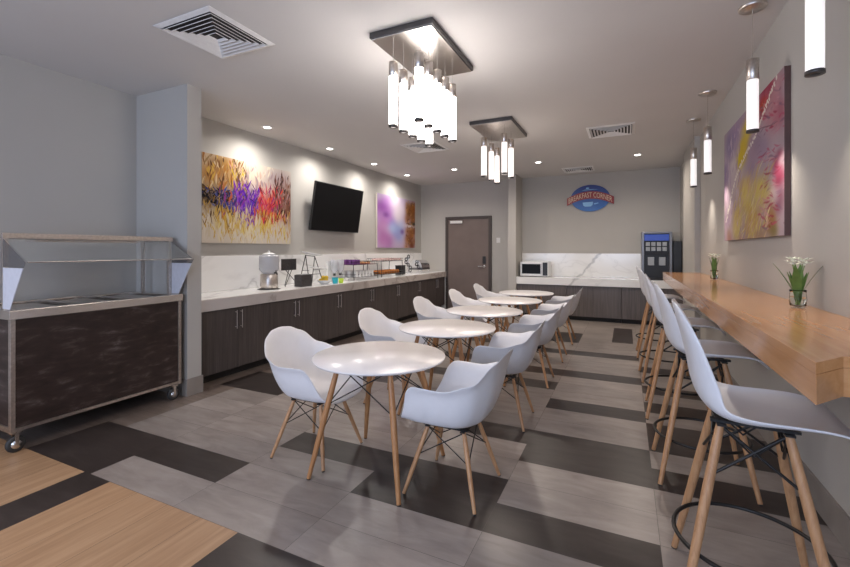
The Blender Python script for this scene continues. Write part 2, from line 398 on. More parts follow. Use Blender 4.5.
# units: doors meet at the handle pairs (3.52, 5.42, 7.31, 9.2)
units = [(2.975, 4.0, 3.522)] + [(4.0 + .948 * i, 4.948 + .948 * i, 4.474 + .948 * i) for i in range(5)] + [(8.74, 9.735, 9.22)]
names = ['nearest, against the wall stub', 'second from the wall stub', 'third from the wall stub', 'fourth from the wall stub', 'third from the brown door', 'second from the brown door', 'farthest, next to the brown door']
for (a, c_, mid), nm in zip(units, names):
    t = thing('base_cabinet', 'dark base cabinet under the long counter, ' + nm, 'cabinet', (0, a, 0), 0, 'base cabinets under the long counter')
    MB().box(XL + .003, .003, .10, CX - .02, c_ - a - .003, .795).build('carcass', 'cabinet_wood', t)
    MB().box(XL + .003, .003, 0.001, CX - .09, c_ - a - .003, .10).build('plinth', 'toe_black', t)
    for (p, q, hy) in ((0, mid - a, mid - a - .037), (mid - a, c_ - a, mid - a + .037)):
        d_ = MB().box(CX - .02, p + .002, .10, CX, q - .002, .79).build('door', 'cabinet_wood', t, .0015)
        handle(CX, hy, .55, .76, d_)
ct = thing('countertop', 'long white marble countertop with thick veined front edge along left wall', 'countertop', (0, 0, 0))
MB().box(XL + .003, 2.96, .80, CX, 9.795, .92).build('slab', 'marble', ct)
MB().box(CX, 2.96, .795, CX + .04, 9.795, .92).build('front_edge', 'marble_front', ct, .002)
MB().box(CX - .3, 9.74, .002, CX + .035, 9.79, .795).build('end_panel', 'trim_white', ct)
tag(MB().box(XL + .002, 2.96, .922, XL + .025, 9.795, 1.375).build('backsplash', 'marble', None, .002), 'white marble backsplash behind the long breakfast counter', 'backsplash')

# =====================================================================
# FAR COUNTER
# =====================================================================
FY = 9.22
for i, (a, c_) in enumerate([(-2.155, -1.12), (-1.12, -.08), (-.08, .965)]):
    t = thing('base_cabinet', 'greyish base cabinet of the far counter, ' + ['under the microwave', 'in the middle between microwave and drink machine', 'under the drink machine beside the bar wall'][i], 'cabinet', (a, FY, 0), 0, 'base cabinets of the far counter')
    W_ = c_ - a
    MB().box(.003, .02, .09, W_ - .003, .57, .715).build('carcass', 'cabinet_wood_far', t)
    MB().box(.003, .09, .001, W_ - .003, .57, .09).build('plinth', 'toe_black', t)
    for k in range(2):
        d_ = MB().box(W_ / 2 * k + .003, 0, .09, W_ / 2 * (k + 1) - .003, .02, .715).build('door', 'cabinet_wood_far', t, .0015)
t = thing('countertop', 'white marble countertop of the far counter below the oval sign', 'countertop', (0, 0, 0))
MB().box(-2.155, FY - .03, .72, .965, 9.795, .87).build('slab', 'marble_far', t, .002)
tag(MB().box(-2.155, 9.775, .872, .965, 9.797, 1.375).build('backsplash', 'marble_far', None, .002), 'white marble backsplash with grey vein behind the microwave and drink machine', 'backsplash')

# microwave
t = thing('microwave', 'white microwave oven with black door on the far marble counter', 'microwave', (-1.80, 9.52, .872))
MB().box(-.30, -.20, .012, .30, .20, .325).build('body', 'plate_white', t, .008)
MB().box(-.285, -.212, .03, .17, -.20, .31).build('door', 'plate_white', t, .004)
MB().box(-.255, -.218, .065, .14, -.212, .275).build('door_window', 'tv_black', t, .003)
MB().box(.185, -.208, .03, .285, -.20, .31).build('control_panel', 'black_plastic', t, .002)
MB().tube([(.155, -.225, .06), (.155, -.225, .28)], .006, 8).build('handle', 'steel', t)
for x in (-.26, .26):
    for y in (-.16, .16): MB().cyl((x, y), .015, 0, .012, 10).build('foot', 'black_plastic', t)

# drink machine
t = thing('drink_dispenser', 'tall silver drink machine with blue lit display on the far counter', 'drink machine', (.535, 9.50, .872))
MB().box(-.25, -.12, .03, .25, .26, .90).build('body', 'black_plastic', t, .006)
fr = MB().box(-.26, -.2, .0, -.215, .26, .93).box(.215, -.2, 0, .26, .26, .93).box(-.215, -.2, .895, .215, .26, .93).build('frame', 'machine_grey', t, .004)
MB().box(-.21, -.17, .76, .21, -.12, .88).build('display', 'screen_blue', t)
for i in range(2): 
    for k in range(4): MB().box(-.185 + k * .095, -.176, .56 + i * .095, -.115 + k * .095, -.121, .635 + i * .095).build('button_label', 'label_grey', t, .002)
MB().box(-.21, -.17, .48, .21, -.12, .535).build('shelf_bar', 'black_metal', t)
for k in range(2): MB().box(-.15 + k * .19, -.165, .28, -.04 + k * .19, -.121, .44).build('nozzle_panel', 'label_grey', t, .004)
MB().box(-.21, -.27, .0, .21, -.12, .035).build('drip_tray', 'black_plastic', t, .004)
tag(MB().box(.81, 9.36, .872, .96, 9.74, 1.62).build('black_box', 'black_plastic', None, .01), 'narrow black box squeezed between the drink machine and bar wall', 'machine')  # plain black box filling the gap beside the drink machine

# oval sign
sg = thing('wall_sign', 'oval blue sign with red ribbon reading BREAKFAST CORNER on far wall', 'sign', (-.698, YB, 2.565))
n = 48; outl = [(.395 * math.cos(2 * PI * k / n), -.03, .285 * math.sin(2 * PI * k / n)) for k in range(n)]
MB().prism(outl, (0, .028, 0)).build('oval_board', 'sign_blue', sg, .004)
def arc(x): return .07 - .62 * x * x
pts = []
xsn = [-.47 + .94 * i / 24 for i in range(25)]
up = [(x, -.05, arc(x) + .075) for x in xsn]; dn = [(x, -.05, arc(x) - .085) for x in xsn]
rb = MB()
for i in range(24): rb.prism([up[i], up[i + 1], dn[i + 1], dn[i]], (0, .02, 0))
rb.build('ribbon', 'sign_red', sg, merge=True)
def text_mesh(txt, width, height, name, mat, parent, y=-.056, bend=None, dz=0):
    cu = bpy.data.curves.new('lettering', 'FONT'); cu.body = txt; cu.align_x = 'CENTER'; cu.align_y = 'CENTER'; cu.extrude = .004; cu.resolution_u = 3
    to = bpy.data.objects.new('lettering', cu); COL.objects.link(to)
    dg = bpy.context.evaluated_depsgraph_get(); me = bpy.data.meshes.new_from_object(to.evaluated_get(dg))
    bpy.data.objects.remove(to); bpy.data.curves.remove(cu)
    xs_ = [v.co.x for v in me.vertices]; ys_ = [v.co.y for v in me.vertices]
    cx, cy = (max(xs_) + min(xs_)) / 2, (max(ys_) + min(ys_)) / 2; sx_, sy_ = width / (max(xs_) - min(xs_)), height / (max(ys_) - min(ys_))
    for v in me.vertices:
        x, yy, z = (v.co.x - cx) * sx_, (v.co.y - cy) * sy_, v.co.z
        v.co = (x, y - z, yy + dz + (bend(x) if bend else 0))
    me.materials.clear(); me.materials.append(M[mat]); o = bpy.data.objects.new(name, me); COL.objects.link(o); o.parent = parent; return o
text_mesh('BREAKFAST CORNER', .87, .11, 'lettering', 'sign_cream', sg, bend=lambda x: arc(x) - .005)
MB().prism([(-.17, -.036, .165), (-.10, -.036, .185), (.05, -.036, .19), (.16, -.036, .175), (.06, -.036, .178), (-.1, -.036, .172)], (0, .005, 0)).build('swoosh', 'sign_pale', sg)
MB().prism([(-.05 + .035 * math.cos(q * PI / 6), -.036, .215 + .016 * math.sin(q * PI / 6)) for q in range(12)], (0, .005, 0)).build('swoosh', 'sign_pale', sg)
cupm = MB().prism([(-.15, -.036, -.09), (.06, -.036, -.08), (.05, -.036, -.15), (.01, -.036, -.18), (-.10, -.036, -.18), (-.14, -.036, -.15)], (0, .005, 0))
cupm.prism([(.07, -.036, -.12), (.16, -.036, -.10), (.17, -.036, -.12), (.09, -.036, -.14)], (0, .005, 0))
cupm.build('emblem', 'sign_pale', sg)

# =====================================================================
# PAINTINGS and TV
# =====================================================================
def canvas_object(name, label, img, origin, U, V, depth, group=None, edge='canvas_edge'):
    """img HxWx3 (row 0 = bottom). origin = lower corner, U = horizontal, V = vertical, depth = vector from wall towards room"""
    h_, w_ = img.shape[:2]; U, V, D, O = Vector(U), Vector(V), Vector(depth), Vector(origin)
    t = thing(name, label, 'painting', O, 0, group)
    vs = []; 
    for j in range(h_ + 1):
        for i in range(w_ + 1): vs.append(U * (i / w_) + V * (j / h_) + D * 1.001)
    fs = [(j * (w_ + 1) + i, j * (w_ + 1) + i + 1, (j + 1) * (w_ + 1) + i + 1, (j + 1) * (w_ + 1) + i) for j in range(h_) for i in range(w_)]
    me = bpy.data.meshes.new('painted_surface'); me.from_pydata(vs, [], fs)
    ca = me.color_attributes.new('paint', 'FLOAT_COLOR', 'CORNER')
    lin = np.clip(img, 0, 1).reshape(-1, 3); lin = np.where(lin <= .04045, lin / 12.92, ((lin + .055) / 1.055) ** 2.4) * .72
    cc = np.ones((len(lin), 4, 4)); cc[:, :, :3] = lin[:, None, :]; ca.data.foreach_set('color', cc.ravel())
    me.materials.append(M['painted_canvas']); o = bpy.data.objects.new('painted_surface', me); COL.objects.link(o); o.parent = t
    bx = MB(); Z = Vector((0, 0, 0)); bx.prism([Z + D * .04, U + D * .04, U + V + D * .04, V + D * .04], D * .95); bx.build('stretcher_box', edge, t)
    return t
def paint(h_, w_, base): return np.ones((h_, w_, 3)) * np.array(base)
def stroke(im, x, y, L, ang, wd, col, al=.8, wob=.2):
    h_, w_ = im.shape[:2]; st = int(L * h_ * 1.6) + 2; cx, cy = x, y
    for s_ in range(st):
        f_ = s_ / st; a = ang + wob * math.sin(f_ * 5 + x * 40)
        cx += math.cos(a) * L / st * h_ / w_; cy += math.sin(a) * L / st
        ww = wd * h_ * (math.sin(PI * min(1, f_ * 1.05 + .05)) * .8 + .2)
        i0, i1 = int(cx * w_ - ww - 1), int(cx * w_ + ww + 2); j0, j1 = int(cy * h_ - ww - 1), int(cy * h_ + ww + 2)
        i0, j0 = max(i0, 0), max(j0, 0); i1, j1 = min(i1, w_), min(j1, h_)
        if i1 <= i0 or j1 <= j0: continue
        jj, ii = np.mgrid[j0:j1, i0:i1]; m_ = np.clip(1.2 - np.hypot(ii + .5 - cx * w_, jj + .5 - cy * h_) / max(ww, .6), 0, 1)[..., None] * al
        im[j0:j1, i0:i1] = im[j0:j1, i0:i1] * (1 - m_) + np.array(col) * m_
def blob(im, x, y, rx, ry, col, al=.8):
    h_, w_ = im.shape[:2]; jj, ii = np.mgrid[0:h_, 0:w_]
    m_ = np.exp(-(((ii / w_ - x) / rx) ** 2 + ((jj / h_ - y) / ry) ** 2))[..., None] * al; im[:] = im * (1 - m_) + np.array(col) * m_
R_ = random.random; U_ = random.uniform
# painting A (near, left wall)
a = paint(210, 280, (.90, .85, .79))
def cs(n_, xr, yr, L, cols, wd=.012, ang=(1.1, 2.0), al=.75, wob=.2):
    for _ in range(n_): stroke(a, U_(*xr), U_(*yr), U_(*L), U_(*ang) + (PI if R_() < .5 else 0), wd * U_(.4, 1.5), random.choice(cols), al, wob)
blob(a, .12, .8, .18, .22, (.74, .55, .34), .8); blob(a, .3, .88, .18, .12, (.80, .64, .46), .6); blob(a, .85, .85, .18, .15, (.66, .58, .62), .7); blob(a, .52, .86, .10, .12, (.95, .88, .78), .8)
blob(a, .06, .52, .14, .14, (.38, .28, .16), .85); blob(a, .97, .52, .12, .24, (.46, .28, .20), .85); blob(a, .25, .52, .16, .10, (.42, .38, .55), .7); blob(a, .48, .5, .14, .15, (.50, .28, .68), .85); blob(a, .72, .5, .14, .17, (.90, .36, .28), .9); blob(a, .8, .38, .12, .06, (.88, .25, .40), .7)
for q in range(14): blob(a, U_(.15, 1), U_(.18, .36), .07, .07, random.choice([(.90, .74, .30), (.86, .66, .25), (.92, .82, .5)]), .65)
for q in range(10): blob(a, U_(0, .4), U_(.6, .95), .06, .08, random.choice([(.66, .42, .2), (.80, .60, .3), (.5, .36, .22)]), .6)
for q in range(8): blob(a, U_(.82, 1), U_(.4, .9), .05, .08, random.choice([(.50, .32, .26), (.62, .45, .42)]), .6)
cs(150, (0, .38), (.58, 1), (.05, .18), [(.72, .46, .2), (.5, .32, .16), (.86, .68, .3), (.62, .5, .34), (.35, .22, .12), (.88, .78, .62)], .009, al=.55)
cs(60, (.28, .46), (.62, .95), (.04, .16), [(.88, .74, .2), (.45, .3, .12), (.84, .62, .55), (.3, .2, .1)], .007, al=.7)
cs(60, (.45, .8), (.65, .98), (.05, .16), [(.95, .90, .80), (.85, .72, .66), (.70, .60, .62)], .012, al=.5)
cs(120, (0, .30), (.42, .62), (.03, .12), [(.07, .05, .07), (.22, .22, .48), (.15, .14, .28), (.40, .3, .14), (.35, .38, .62), (.1, .08, .08)], .011, (.2, 2.9), .8)
cs(70, (.16, .42), (.36, .6), (.04, .14), [(.30, .25, .62), (.60, .25, .58), (.82, .4, .25), (.3, .32, .6)], .009)
cs(170, (.33, .58), (.30, .68), (.05, .18), [(.40, .12, .70), (.48, .15, .78), (.36, .2, .72), (.62, .32, .8), (.28, .2, .48), (.55, .2, .6)], .009, (.8, 2.2), .75)
cs(150, (.58, .86), (.34, .66), (.05, .2), [(.94, .32, .24), (.9, .25, .35), (.96, .46, .24), (.84, .22, .4), (.72, .18, .22), (.6, .2, .45)], .010, (.9, 2.2), .7)
cs(140, (.78, 1), (.38, .88), (.05, .16), [(.5, .3, .22), (.62, .46, .42), (.32, .2, .17), (.74, .6, .6), (.22, .14, .12), (.58, .34, .3)], .008, al=.7)
cs(60, (.5, .95), (.3, .4), (.04, .12), [(.85, .35, .2), (.55, .25, .12), (.9, .55, .2), (.3, .15, .1)], .008)
cs(260, (.12, 1), (.08, .38), (.05, .18), [(.90, .76, .28), (.86, .68, .28), (.93, .83, .48), (.8, .55, .2), (.94, .88, .62)], .006, (1.1, 2.0), .7)
cs(70, (.0, .3), (.2, .45), (.04, .16), [(.6, .44, .18), (.38, .25, .12), (.82, .65, .3)], .006)
cs(80, (0, .6), (0, .25), (.05, .2), [(.92, .88, .82), (.94, .88, .76), (.88, .82, .72)], .012, al=.5)
cs(30, (.3, .95), (.5, .75), (.03, .12), [(.1, .08, .1), (.3, .15, .2)], .004, (.4, 2.7), .8)
for q in range(26): stroke(a, .01 + .011 * q, .52 + .035 * math.sin(q * 1.7), .05, U_(0, 3), .004, (.06, .05, .07), .9, 1)
canvas_object('painting', 'abstract canvas of purple, red and yellow brush strokes above the drink dispenser', a, (XL + .001, 3.545, 1.54), (0, 1.53, 0), (0, 0, 1.12), (.04, 0, 0))
# painting B (far, left wall)
a = paint(130, 170, (.82, .74, .86))
for _ in range(16): blob(a, U_(0, .32), U_(.5, 1), .12, .10, random.choice([(.66, .34, .76), (.72, .42, .80), (.60, .32, .68), (.82, .62, .86)]), .5)
for _ in range(12): blob(a, U_(0, .4), U_(0, .45), .12, .10, random.choice([(.78, .46, .74), (.86, .66, .85), (.68, .36, .68)]), .5)
for _ in range(10): blob(a, U_(.32, .60), U_(.2, .6), .10, .1, random.choice([(.60, .70, .92), (.74, .80, .96), (.62, .62, .88)]), .55)
for _ in range(8): blob(a, U_(.4, .6), U_(.6, .98), .10, .12, (.92, .86, .91), .6)
for _ in range(18): blob(a, U_(.74, 1.0), U_(.56, .92), .07, .09, random.choice([(.70, .42, .16), (.52, .32, .14), (.80, .54, .28), (.60, .38, .3)]), .7)
for _ in range(14): blob(a, U_(.70, 1.0), U_(.0, .36), .07, .08, random.choice([(.62, .36, .16), (.48, .24, .12), (.78, .52, .3)]), .7)
blob(a, .95, .50, .10, .04, (.18, .20, .14), .9); blob(a, .85, .45, .16, .03, (.92, .88, .88), .8); blob(a, .62, .32, .05, .05, (.45, .3, .6), .7); blob(a, .2, .62, .08, .06, (.42, .2, .52), .6)
cs(120, (.72, 1), (0, 1), (.03, .10), [(.6, .38, .16), (.82, .6, .36), (.4, .22, .12)], .012, (0, 3.1), .3, .8)
canvas_object('painting', 'pink, lilac and rust abstract canvas on left wall near the far corner', a, (XL + .001, 7.62, 1.50), (0, 1.76, 0), (0, 0, 1.15), (.04, 0, 0))
# painting C (right wall), from its far edge (left in view) to its near edge
a = paint(200, 260, (.74, .66, .69))
def area(pts_, n_, r_, cols, al): 
    for _ in range(n_):
        p = random.choice(pts_); blob(a, p[0] + U_(-.05, .05), p[1] + U_(-.05, .05), r_ * U_(.6, 1.2), r_ * U_(.6, 1.3), random.choice(cols), al)
area([(.08, .85), (.2, .88), (.05, .6), (.3, .92)], 14, .09, [(.62, .54, .68), (.68, .58, .70), (.56, .50, .62)], .6)
area([(.06, .4), (.1, .2), (.15, .55), (.03, .1)], 14, .09, [(.80, .70, .78), (.72, .58, .70), (.86, .78, .80)], .6)
area([(.22, .62), (.3, .45), (.38, .55)], 12, .07, [(.86, .80, .80), (.80, .72, .74)], .6)
area([(.50, .85), (.42, .75), (.60, .92), (.38, .68), (.54, .80)], 16, .06, [(.90, .78, .12), (.86, .74, .25), (.92, .82, .35)], .75)
area([(.72, .93), (.66, .97), (.80, .97)], 9, .05, [(.72, .16, .22), (.86, .40, .22), (.62, .14, .26)], .75)
area([(.90, .9), (.95, .75), (.85, .8)], 12, .07, [(.74, .48, .53), (.70, .42, .48), (.80, .60, .62)], .6)
area([(.62, .65), (.72, .6), (.55, .55), (.8, .66)], 14, .08, [(.68, .58, .68), (.60, .52, .60), (.76, .62, .66)], .6)
area([(.95, .5), (.92, .4), (.97, .35), (.86, .47)], 10, .045, [(.60, .14, .28), (.52, .12, .24), (.70, .3, .42)], .55)
area([(.35, .2), (.5, .25), (.62, .15), (.45, .35), (.3, .1), (.7, .3), (.55, .1)], 34, .08, [(.90, .80, .40), (.86, .74, .34), (.92, .84, .58), (.82, .62, .42)], .6)
area([(.85, .12), (.95, .2), (.9, .05)], 10, .06, [(.52, .46, .26), (.66, .46, .30), (.48, .25, .34)], .6)
area([(.1, .02), (.4, .02), (.7, .02)], 8, .06, [(.76, .52, .46), (.70, .58, .44)], .5)
cs(260, (.25, .8), (.03, .45), (.05, .2), [(.92, .82, .42), (.94, .88, .66), (.84, .68, .44), (.88, .72, .66)], .006, (.5, 1.3), .5)
cs(150, (.7, 1), (.05, .98), (.04, .16), [(.76, .3, .42), (.6, .14, .26), (.84, .6, .64), (.52, .38, .48)], .008, (-.6, .3), .22)
cs(120, (0, .4), (.1, .95), (.04, .16), [(.84, .76, .82), (.66, .56, .70), (.78, .66, .68)], .008, (.6, 2), .4)
lp = [(.92, .985), (.82, .90), (.74, .84), (.67, .76), (.56, .70), (.46, .66), (.36, .60), (.26, .52), (.20, .42), (.15, .34), (.10, .26), (.05, .17)]
for (xa, ya), (xb, yb) in zip(lp, lp[1:]):
    for f_ in range(14):
        q = f_ / 14; stroke(a, xa + (xb - xa) * q + U_(-.004, .004), ya + (yb - ya) * q, .02, U_(0, 6), .009, (.97, .93, .88), 1)
stroke(a, .70, .76, .30, -.15, .004, (.42, .30, .34), .7, .1); stroke(a, .70, .82, .2, 1.2, .005, (.35, .25, .25), .6, .4); stroke(a, .06, .3, .2, -1.0, .005, (.4, .32, .36), .6, .4)
canvas_object('painting', 'large yellow, pink and mauve abstract canvas on the wall above the wooden bar', a, (XR - .001, 5.38, 1.545), (0, -1.87, 0), (0, 0, 1.105), (-.035, 0, 0), edge='edge_dark')

# TV
t = thing('television', 'black flat television tilted down on left wall between the two paintings', 'television', (XL, 6.17, 2.18))
tilt = math.radians(-9)
tv = MB().box(-.02, -.69, -.405, .02, .69, .405).build('casing', 'black_plastic', t, .004); tv.location = (.125, 0, 0); tv.rotation_euler = (0, math.radians(9), 0)
ts = MB().box(.0205, -.678, -.392, .023, .678, .392).build('screen', 'tv_black', t); ts.location = (.125, 0, 0); ts.rotation_euler = (0, math.radians(9), 0)
MB().box(.002, -.15, -.12, .025, .15, .12).box(.02, -.03, -.03, .11, .03, .03).build('wall_bracket', 'black_metal', t)

# =====================================================================
# CEILING: vents, downlights, chandeliers, pendants
# =====================================================================
def vent(label, x, y, w_, h_, group='ceiling air vents'):
    t = thing('ceiling_vent', label, 'vent', (x, y, H), 0, group)
    f_ = MB(); o_, i_ = .5, .43
    def ring(mb, s0, s1, z0, z1):
        a0 = [(sx * s0 * w_, sy * s0 * h_) for sx, sy in ((-1, -1), (1, -1), (1, 1), (-1, 1))]; a1 = [(sx * s1 * w_, sy * s1 * h_) for sx, sy in ((-1, -1), (1, -1), (1, 1), (-1, 1))]
        vs = [(*p, z0) for p in a0] + [(*p, z1) for p in a1] + [(*p, z0 - .004) for p in a0] + [(*p, z1 - .004) for p in a1]
        fs = []
        for k in range(4):
            k2 = (k + 1) % 4; fs += [(k, k2, 4 + k2, 4 + k), (8 + k, 12 + k, 12 + k2, 8 + k2), (k, 8 + k, 8 + k2, k2), (4 + k, 4 + k2, 12 + k2, 12 + k)]
        mb.add(vs, fs)
    ring(f_, .5, .44, -.002, -.012); f_.build('frame', 'vent_white', t)
    MB().box(-.44 * w_, -.44 * h_, -.003, .44 * w_, .44 * h_, -.001).build('duct', 'vent_shade', t)
    s_ = .425
    for k in range(6):
        l_ = MB(); ring(l_, s_, s_ - .028, -.020, -.008); l_.build('louver', 'vent_white', t); s_ -= .066
    return t
v1 = vent('large square white ceiling vent nearest, above the metal serving cart', -2.84, 2.265, .60, .60)
vent('square ceiling vent behind the nearer chandelier', -2.90, 6.15, .60, .60)
vent('square ceiling vent on the bar side, in front of the far counter', -.19, 6.40, .60, .60)
vent('ceiling vent closest to the far wall above the oval sign', -.88, 9.18, .60, .55)

DL = [((-4.35, 4.25), 'above the purple and red painting'), ((-4.35, 5.58), 'above the nearer end of the television'), ((-4.35, 6.93), 'between the television and far painting'),
      ((-4.35, 8.28), 'above the far lilac painting'), ((-3.17, 8.10), 'in front of the brown door'), ((-1.49, 8.12), 'in front of the oval sign, left one'), ((.18, 8.21), 'in front of the drink machine'),
      ]
proto = None
for (x, y), lb in DL:
    lab = 'round recessed downlight ' + lb
    if proto is None:
        proto = thing('recessed_light', lab, 'ceiling light', (x, y, H), 0, 'recessed ceiling downlights')
        MB().lathe([(.045, -.002), (.05, -.010), (.075, -.008), (.078, -.001)], n=28).build('trim_ring', 'vent_white', proto)
        MB().cyl((0, 0), .045, -.008, -.002, 24).build('lens', 'down_glow', proto)
        o = proto
    else: o = dup(proto, (x, y, H), 0, lab)
    pw = DOWN if x < -4 else DOWN * 1.15
    lamp('SPOT', 'down_beam', (x, y, H - .012), pw * 1.7, WARM if x > -4 else (1, .94, .88), (0, 0, 0), spot=math.radians(168), blend=1.0, radius=.07)
# bare spots without fittings, added out of view to brighten the near room
for (x, y) in [(-1.49, -.6), (-3.5, -.6)]:
    lamp('SPOT', 'down_beam', (x, y, H - .012), DOWN * 1.5, WARM, (0, 0, 0), spot=math.radians(140), blend=.8, radius=.04)

def tube_lamp(t, x, y, ztop, zc1, zc0, zb, r_, mat):
    """cable from ztop, cap zc1..zc0, glowing tube down to zb, end ring"""
    c_ = MB().tube([(x, y, ztop), (x, y, zc1)], .0022, 6).build('cable', 'steel', t)
    cp = MB().cyl((x, y), r_ + .002, zc0, zc1, 20).build('cap', 'steel_brushed', t)
    tb = MB().cyl((x, y), r_, zb + .012, zc0, 20).build('light_tube', mat, t)
    MB().lathe([(r_ * .55, zb - .004), (r_ + .003, zb - .004), (r_ + .003, zb + .013), (r_ * .55, zb + .013)], (x, y, 0), 20).build('end_ring', 'plate_dark', t)
# chandelier 1
t = thing('chandelier', 'larger near chandelier of ten bright glass tubes hanging from a steel ceiling plate', 'chandelier', (-1.50, 3.185, H), 0, 'tube chandeliers over the tables')
MB().box(-.262, -.447, -.044, .262, .447, -.001).build('plate_rim', 'plate_dark', t, .002)
MB().box(-.25, -.435, -.052, .25, .435, -.0445).build('ceiling_plate', 'steel', t, .001)
for i in range(5):
    y = -.36 + i * .165
    for x, s_ in ((-.12, .03), (.125, -.02)):
        tube_lamp(t, x, y + s_, -.052, -.205, -.315, -.70, .033, 'tube_glow')
t = thing('chandelier', 'farther smaller-looking chandelier with five frosted tubes over the far tables', 'chandelier', (-1.545, 5.63, H), 0, 'tube chandeliers over the tables')
MB().box(-.275, -.447, -.044, .275, .447, -.001).build('plate_rim', 'plate_dark', t, .002)
MB().box(-.263, -.435, -.052, .263, .435, -.0445).build('ceiling_plate', 'steel_brushed', t, .001)
for x, y in ((-.155, -.21), (-.155, .13), (-.155, .42), (.145, -.305), (.145, .04)):
    tube_lamp(t, x, y, -.052, -.165, -.28, -.68, .036, 'tube_glow_soft')
for y in (2.95, 3.45): lamp('SPOT', 'chandelier_downlight', (-1.497, y, 2.37), 15, (1, .84, .70), (0, 0, 0), spot=math.radians(140), blend=1, radius=.3)
for y in (5.4, 5.9): lamp('SPOT', 'chandelier_downlight', (-1.55, y, 2.38), 17, (1, .84, .70), (0, 0, 0), spot=math.radians(150), blend=1, radius=.3)
lamp('POINT', 'chandelier_bulb', (-1.55, 5.65, 2.30), 6, (1, .88, .78), radius=.25)
# pendants over the bar
pp = None
for y, lb in ((2.50, 'nearest of the four over the wooden bar'), (3.55, 'second pendant from the viewer, in front of the large canvas'),
              (5.30, 'third pendant from the viewer, past the far edge of the canvas'), (6.33, 'farthest pendant over the bar, beside the drink machine')):
    lab = 'glass tube pendant, ' + lb
    if pp is None:
        pp = thing('pendant_light', lab, 'pendant lamp', (.775, y, H), 0, 'tube pendants over the bar')
        MB().lathe([(.001, -.02), (.075, -.02), (.08, -.014), (.08, -.001)], n=32).build('canopy', 'steel_brushed', pp)
        tube_lamp(pp, 0, 0, -.02, -.36, -.50, -.85, .034, 'pendant_glow')
    else: dup(pp, (.775, y, H), 0, lab)
    lamp('SPOT', 'pendant_beam', (.775, y, 2.235), 12, WARM, (0, 0, 0), spot=math.radians(112), blend=1, radius=.035)

# =====================================================================
# TABLES
# =====================================================================
def dowel(mb, p0, p1, r0=.011, r1=.015, r2=.010):
    p0, p1 = Vector(p0), Vector(p1); pts = [p0.lerp(p1, f_) for f_ in (0, .12, .35, .7, 1)]
    return mb.tube(pts, [r0, r0 + (r1 - r0) * .6, r1, r1 * .9, r2], 12)
def make_table(label):
    t = thing('round_table', label, 'table', (0, 0, 0), 0, 'round white tables in the row')
    mb = MB(); R = .44
    mb.lathe([(.001, .728), (R - .03, .728), (R - .008, .733), (R, .741), (R, .745), (R - .003, .748), (.001, .748)], n=72); mb.build('tabletop', 'table_white', t)
    fm = MB()
    for s_ in ((1, 1), (1, -1), (-1, 1), (-1, -1)):
        dowel(MB(), (.19 * s_[0], .19 * s_[1], .722), (.325 * s_[0], .325 * s_[1], .006), .014, .020, .013).build('leg', 'leg_wood_warm', t)
        fm.box(s_[0] * .19 - .03, s_[1] * .19 - .03, .722, s_[0] * .19 + .03, s_[1] * .19 + .03, .728)
        MB().cyl((.325 * s_[0], .325 * s_[1]), .013, .0005, .006, 10).build('foot_cap', 'black_plastic', t)
    fm.build('mount_plates', 'black_metal', t)
    def P_(s_, z): f_ = (.722 - z) / .716; return Vector(((.19 + .135 * f_) * s_[0], (.19 + .135 * f_) * s_[1], z))
    loop = [(1, 1), (1, -1), (-1, -1), (-1, 1)]
    for k in range(4):
        a, c_ = loop[k], loop[(k + 1) % 4]
        w_ = MB().tube([P_(a, .71), P_(c_, .46)], .004, 6).tube([P_(c_, .71), P_(a, .46)], .004, 6); w_.build('cross_brace', 'black_metal', t)
    return t
TX = -1.49; TY = [2.44, 3.60, 4.76, 5.92, 7.05]
CH_Y = [2.45, 3.61, 4.78, 5.93, 7.05]
ordn = ['nearest', 'second', 'third', 'fourth', 'farthest']
tl = ['round white table nearest the viewer, under the big chandelier', 'round white table second from the viewer', 'round white table in the middle of the row of five',
      'round white table fourth from the viewer', 'round white table farthest away, before the far counter']
t0 = make_table(tl[0]); t0.location = (TX, TY[0], 0)
for i in range(1, 5): dup(t0, (TX + .01 * (i % 2), TY[i], 0), 0, tl[i])

# =====================================================================
# ARMCHAIRS
# =====================================================================
def interp(keys, x):
    for (x0, y0), (x1, y1) in zip(keys, keys[1:]):
        if x <= x1:
            f_ = (x - x0) / (x1 - x0); f_ = f_ * f_ * (3 - 2 * f_); return y0 + (y1 - y0) * f_
    return keys[-1][1]
def shell(grid_pts, name, parent, mat='shell_white', closed=True, thick=.007, center=None):
    nu = len(grid_pts); nv = len(grid_pts[0]); vs = [p for row in grid_pts for p in row]; fs = []
    for i in range(nu - 1):
        for j in range(nv if closed else nv - 1):
            j2 = (j + 1) % nv; fs.append((i * nv + j, i * nv + j2, (i + 1) * nv + j2, (i + 1) * nv + j))
    if center is not None:
        vs.append(center); c_ = len(vs) - 1
        for j in range(nv): fs.append((c_, (j + 1) % nv, j))
    mb = MB().add(vs, fs, True); o = mb.build(name, mat, parent)
    so = o.modifiers.new('thickness', 'SOLIDIFY'); so.thickness = thick; so.offset = 0
    ss = o.modifiers.new('smooth', 'SUBSURF'); ss.levels = 1; ss.render_levels = 1
    return o
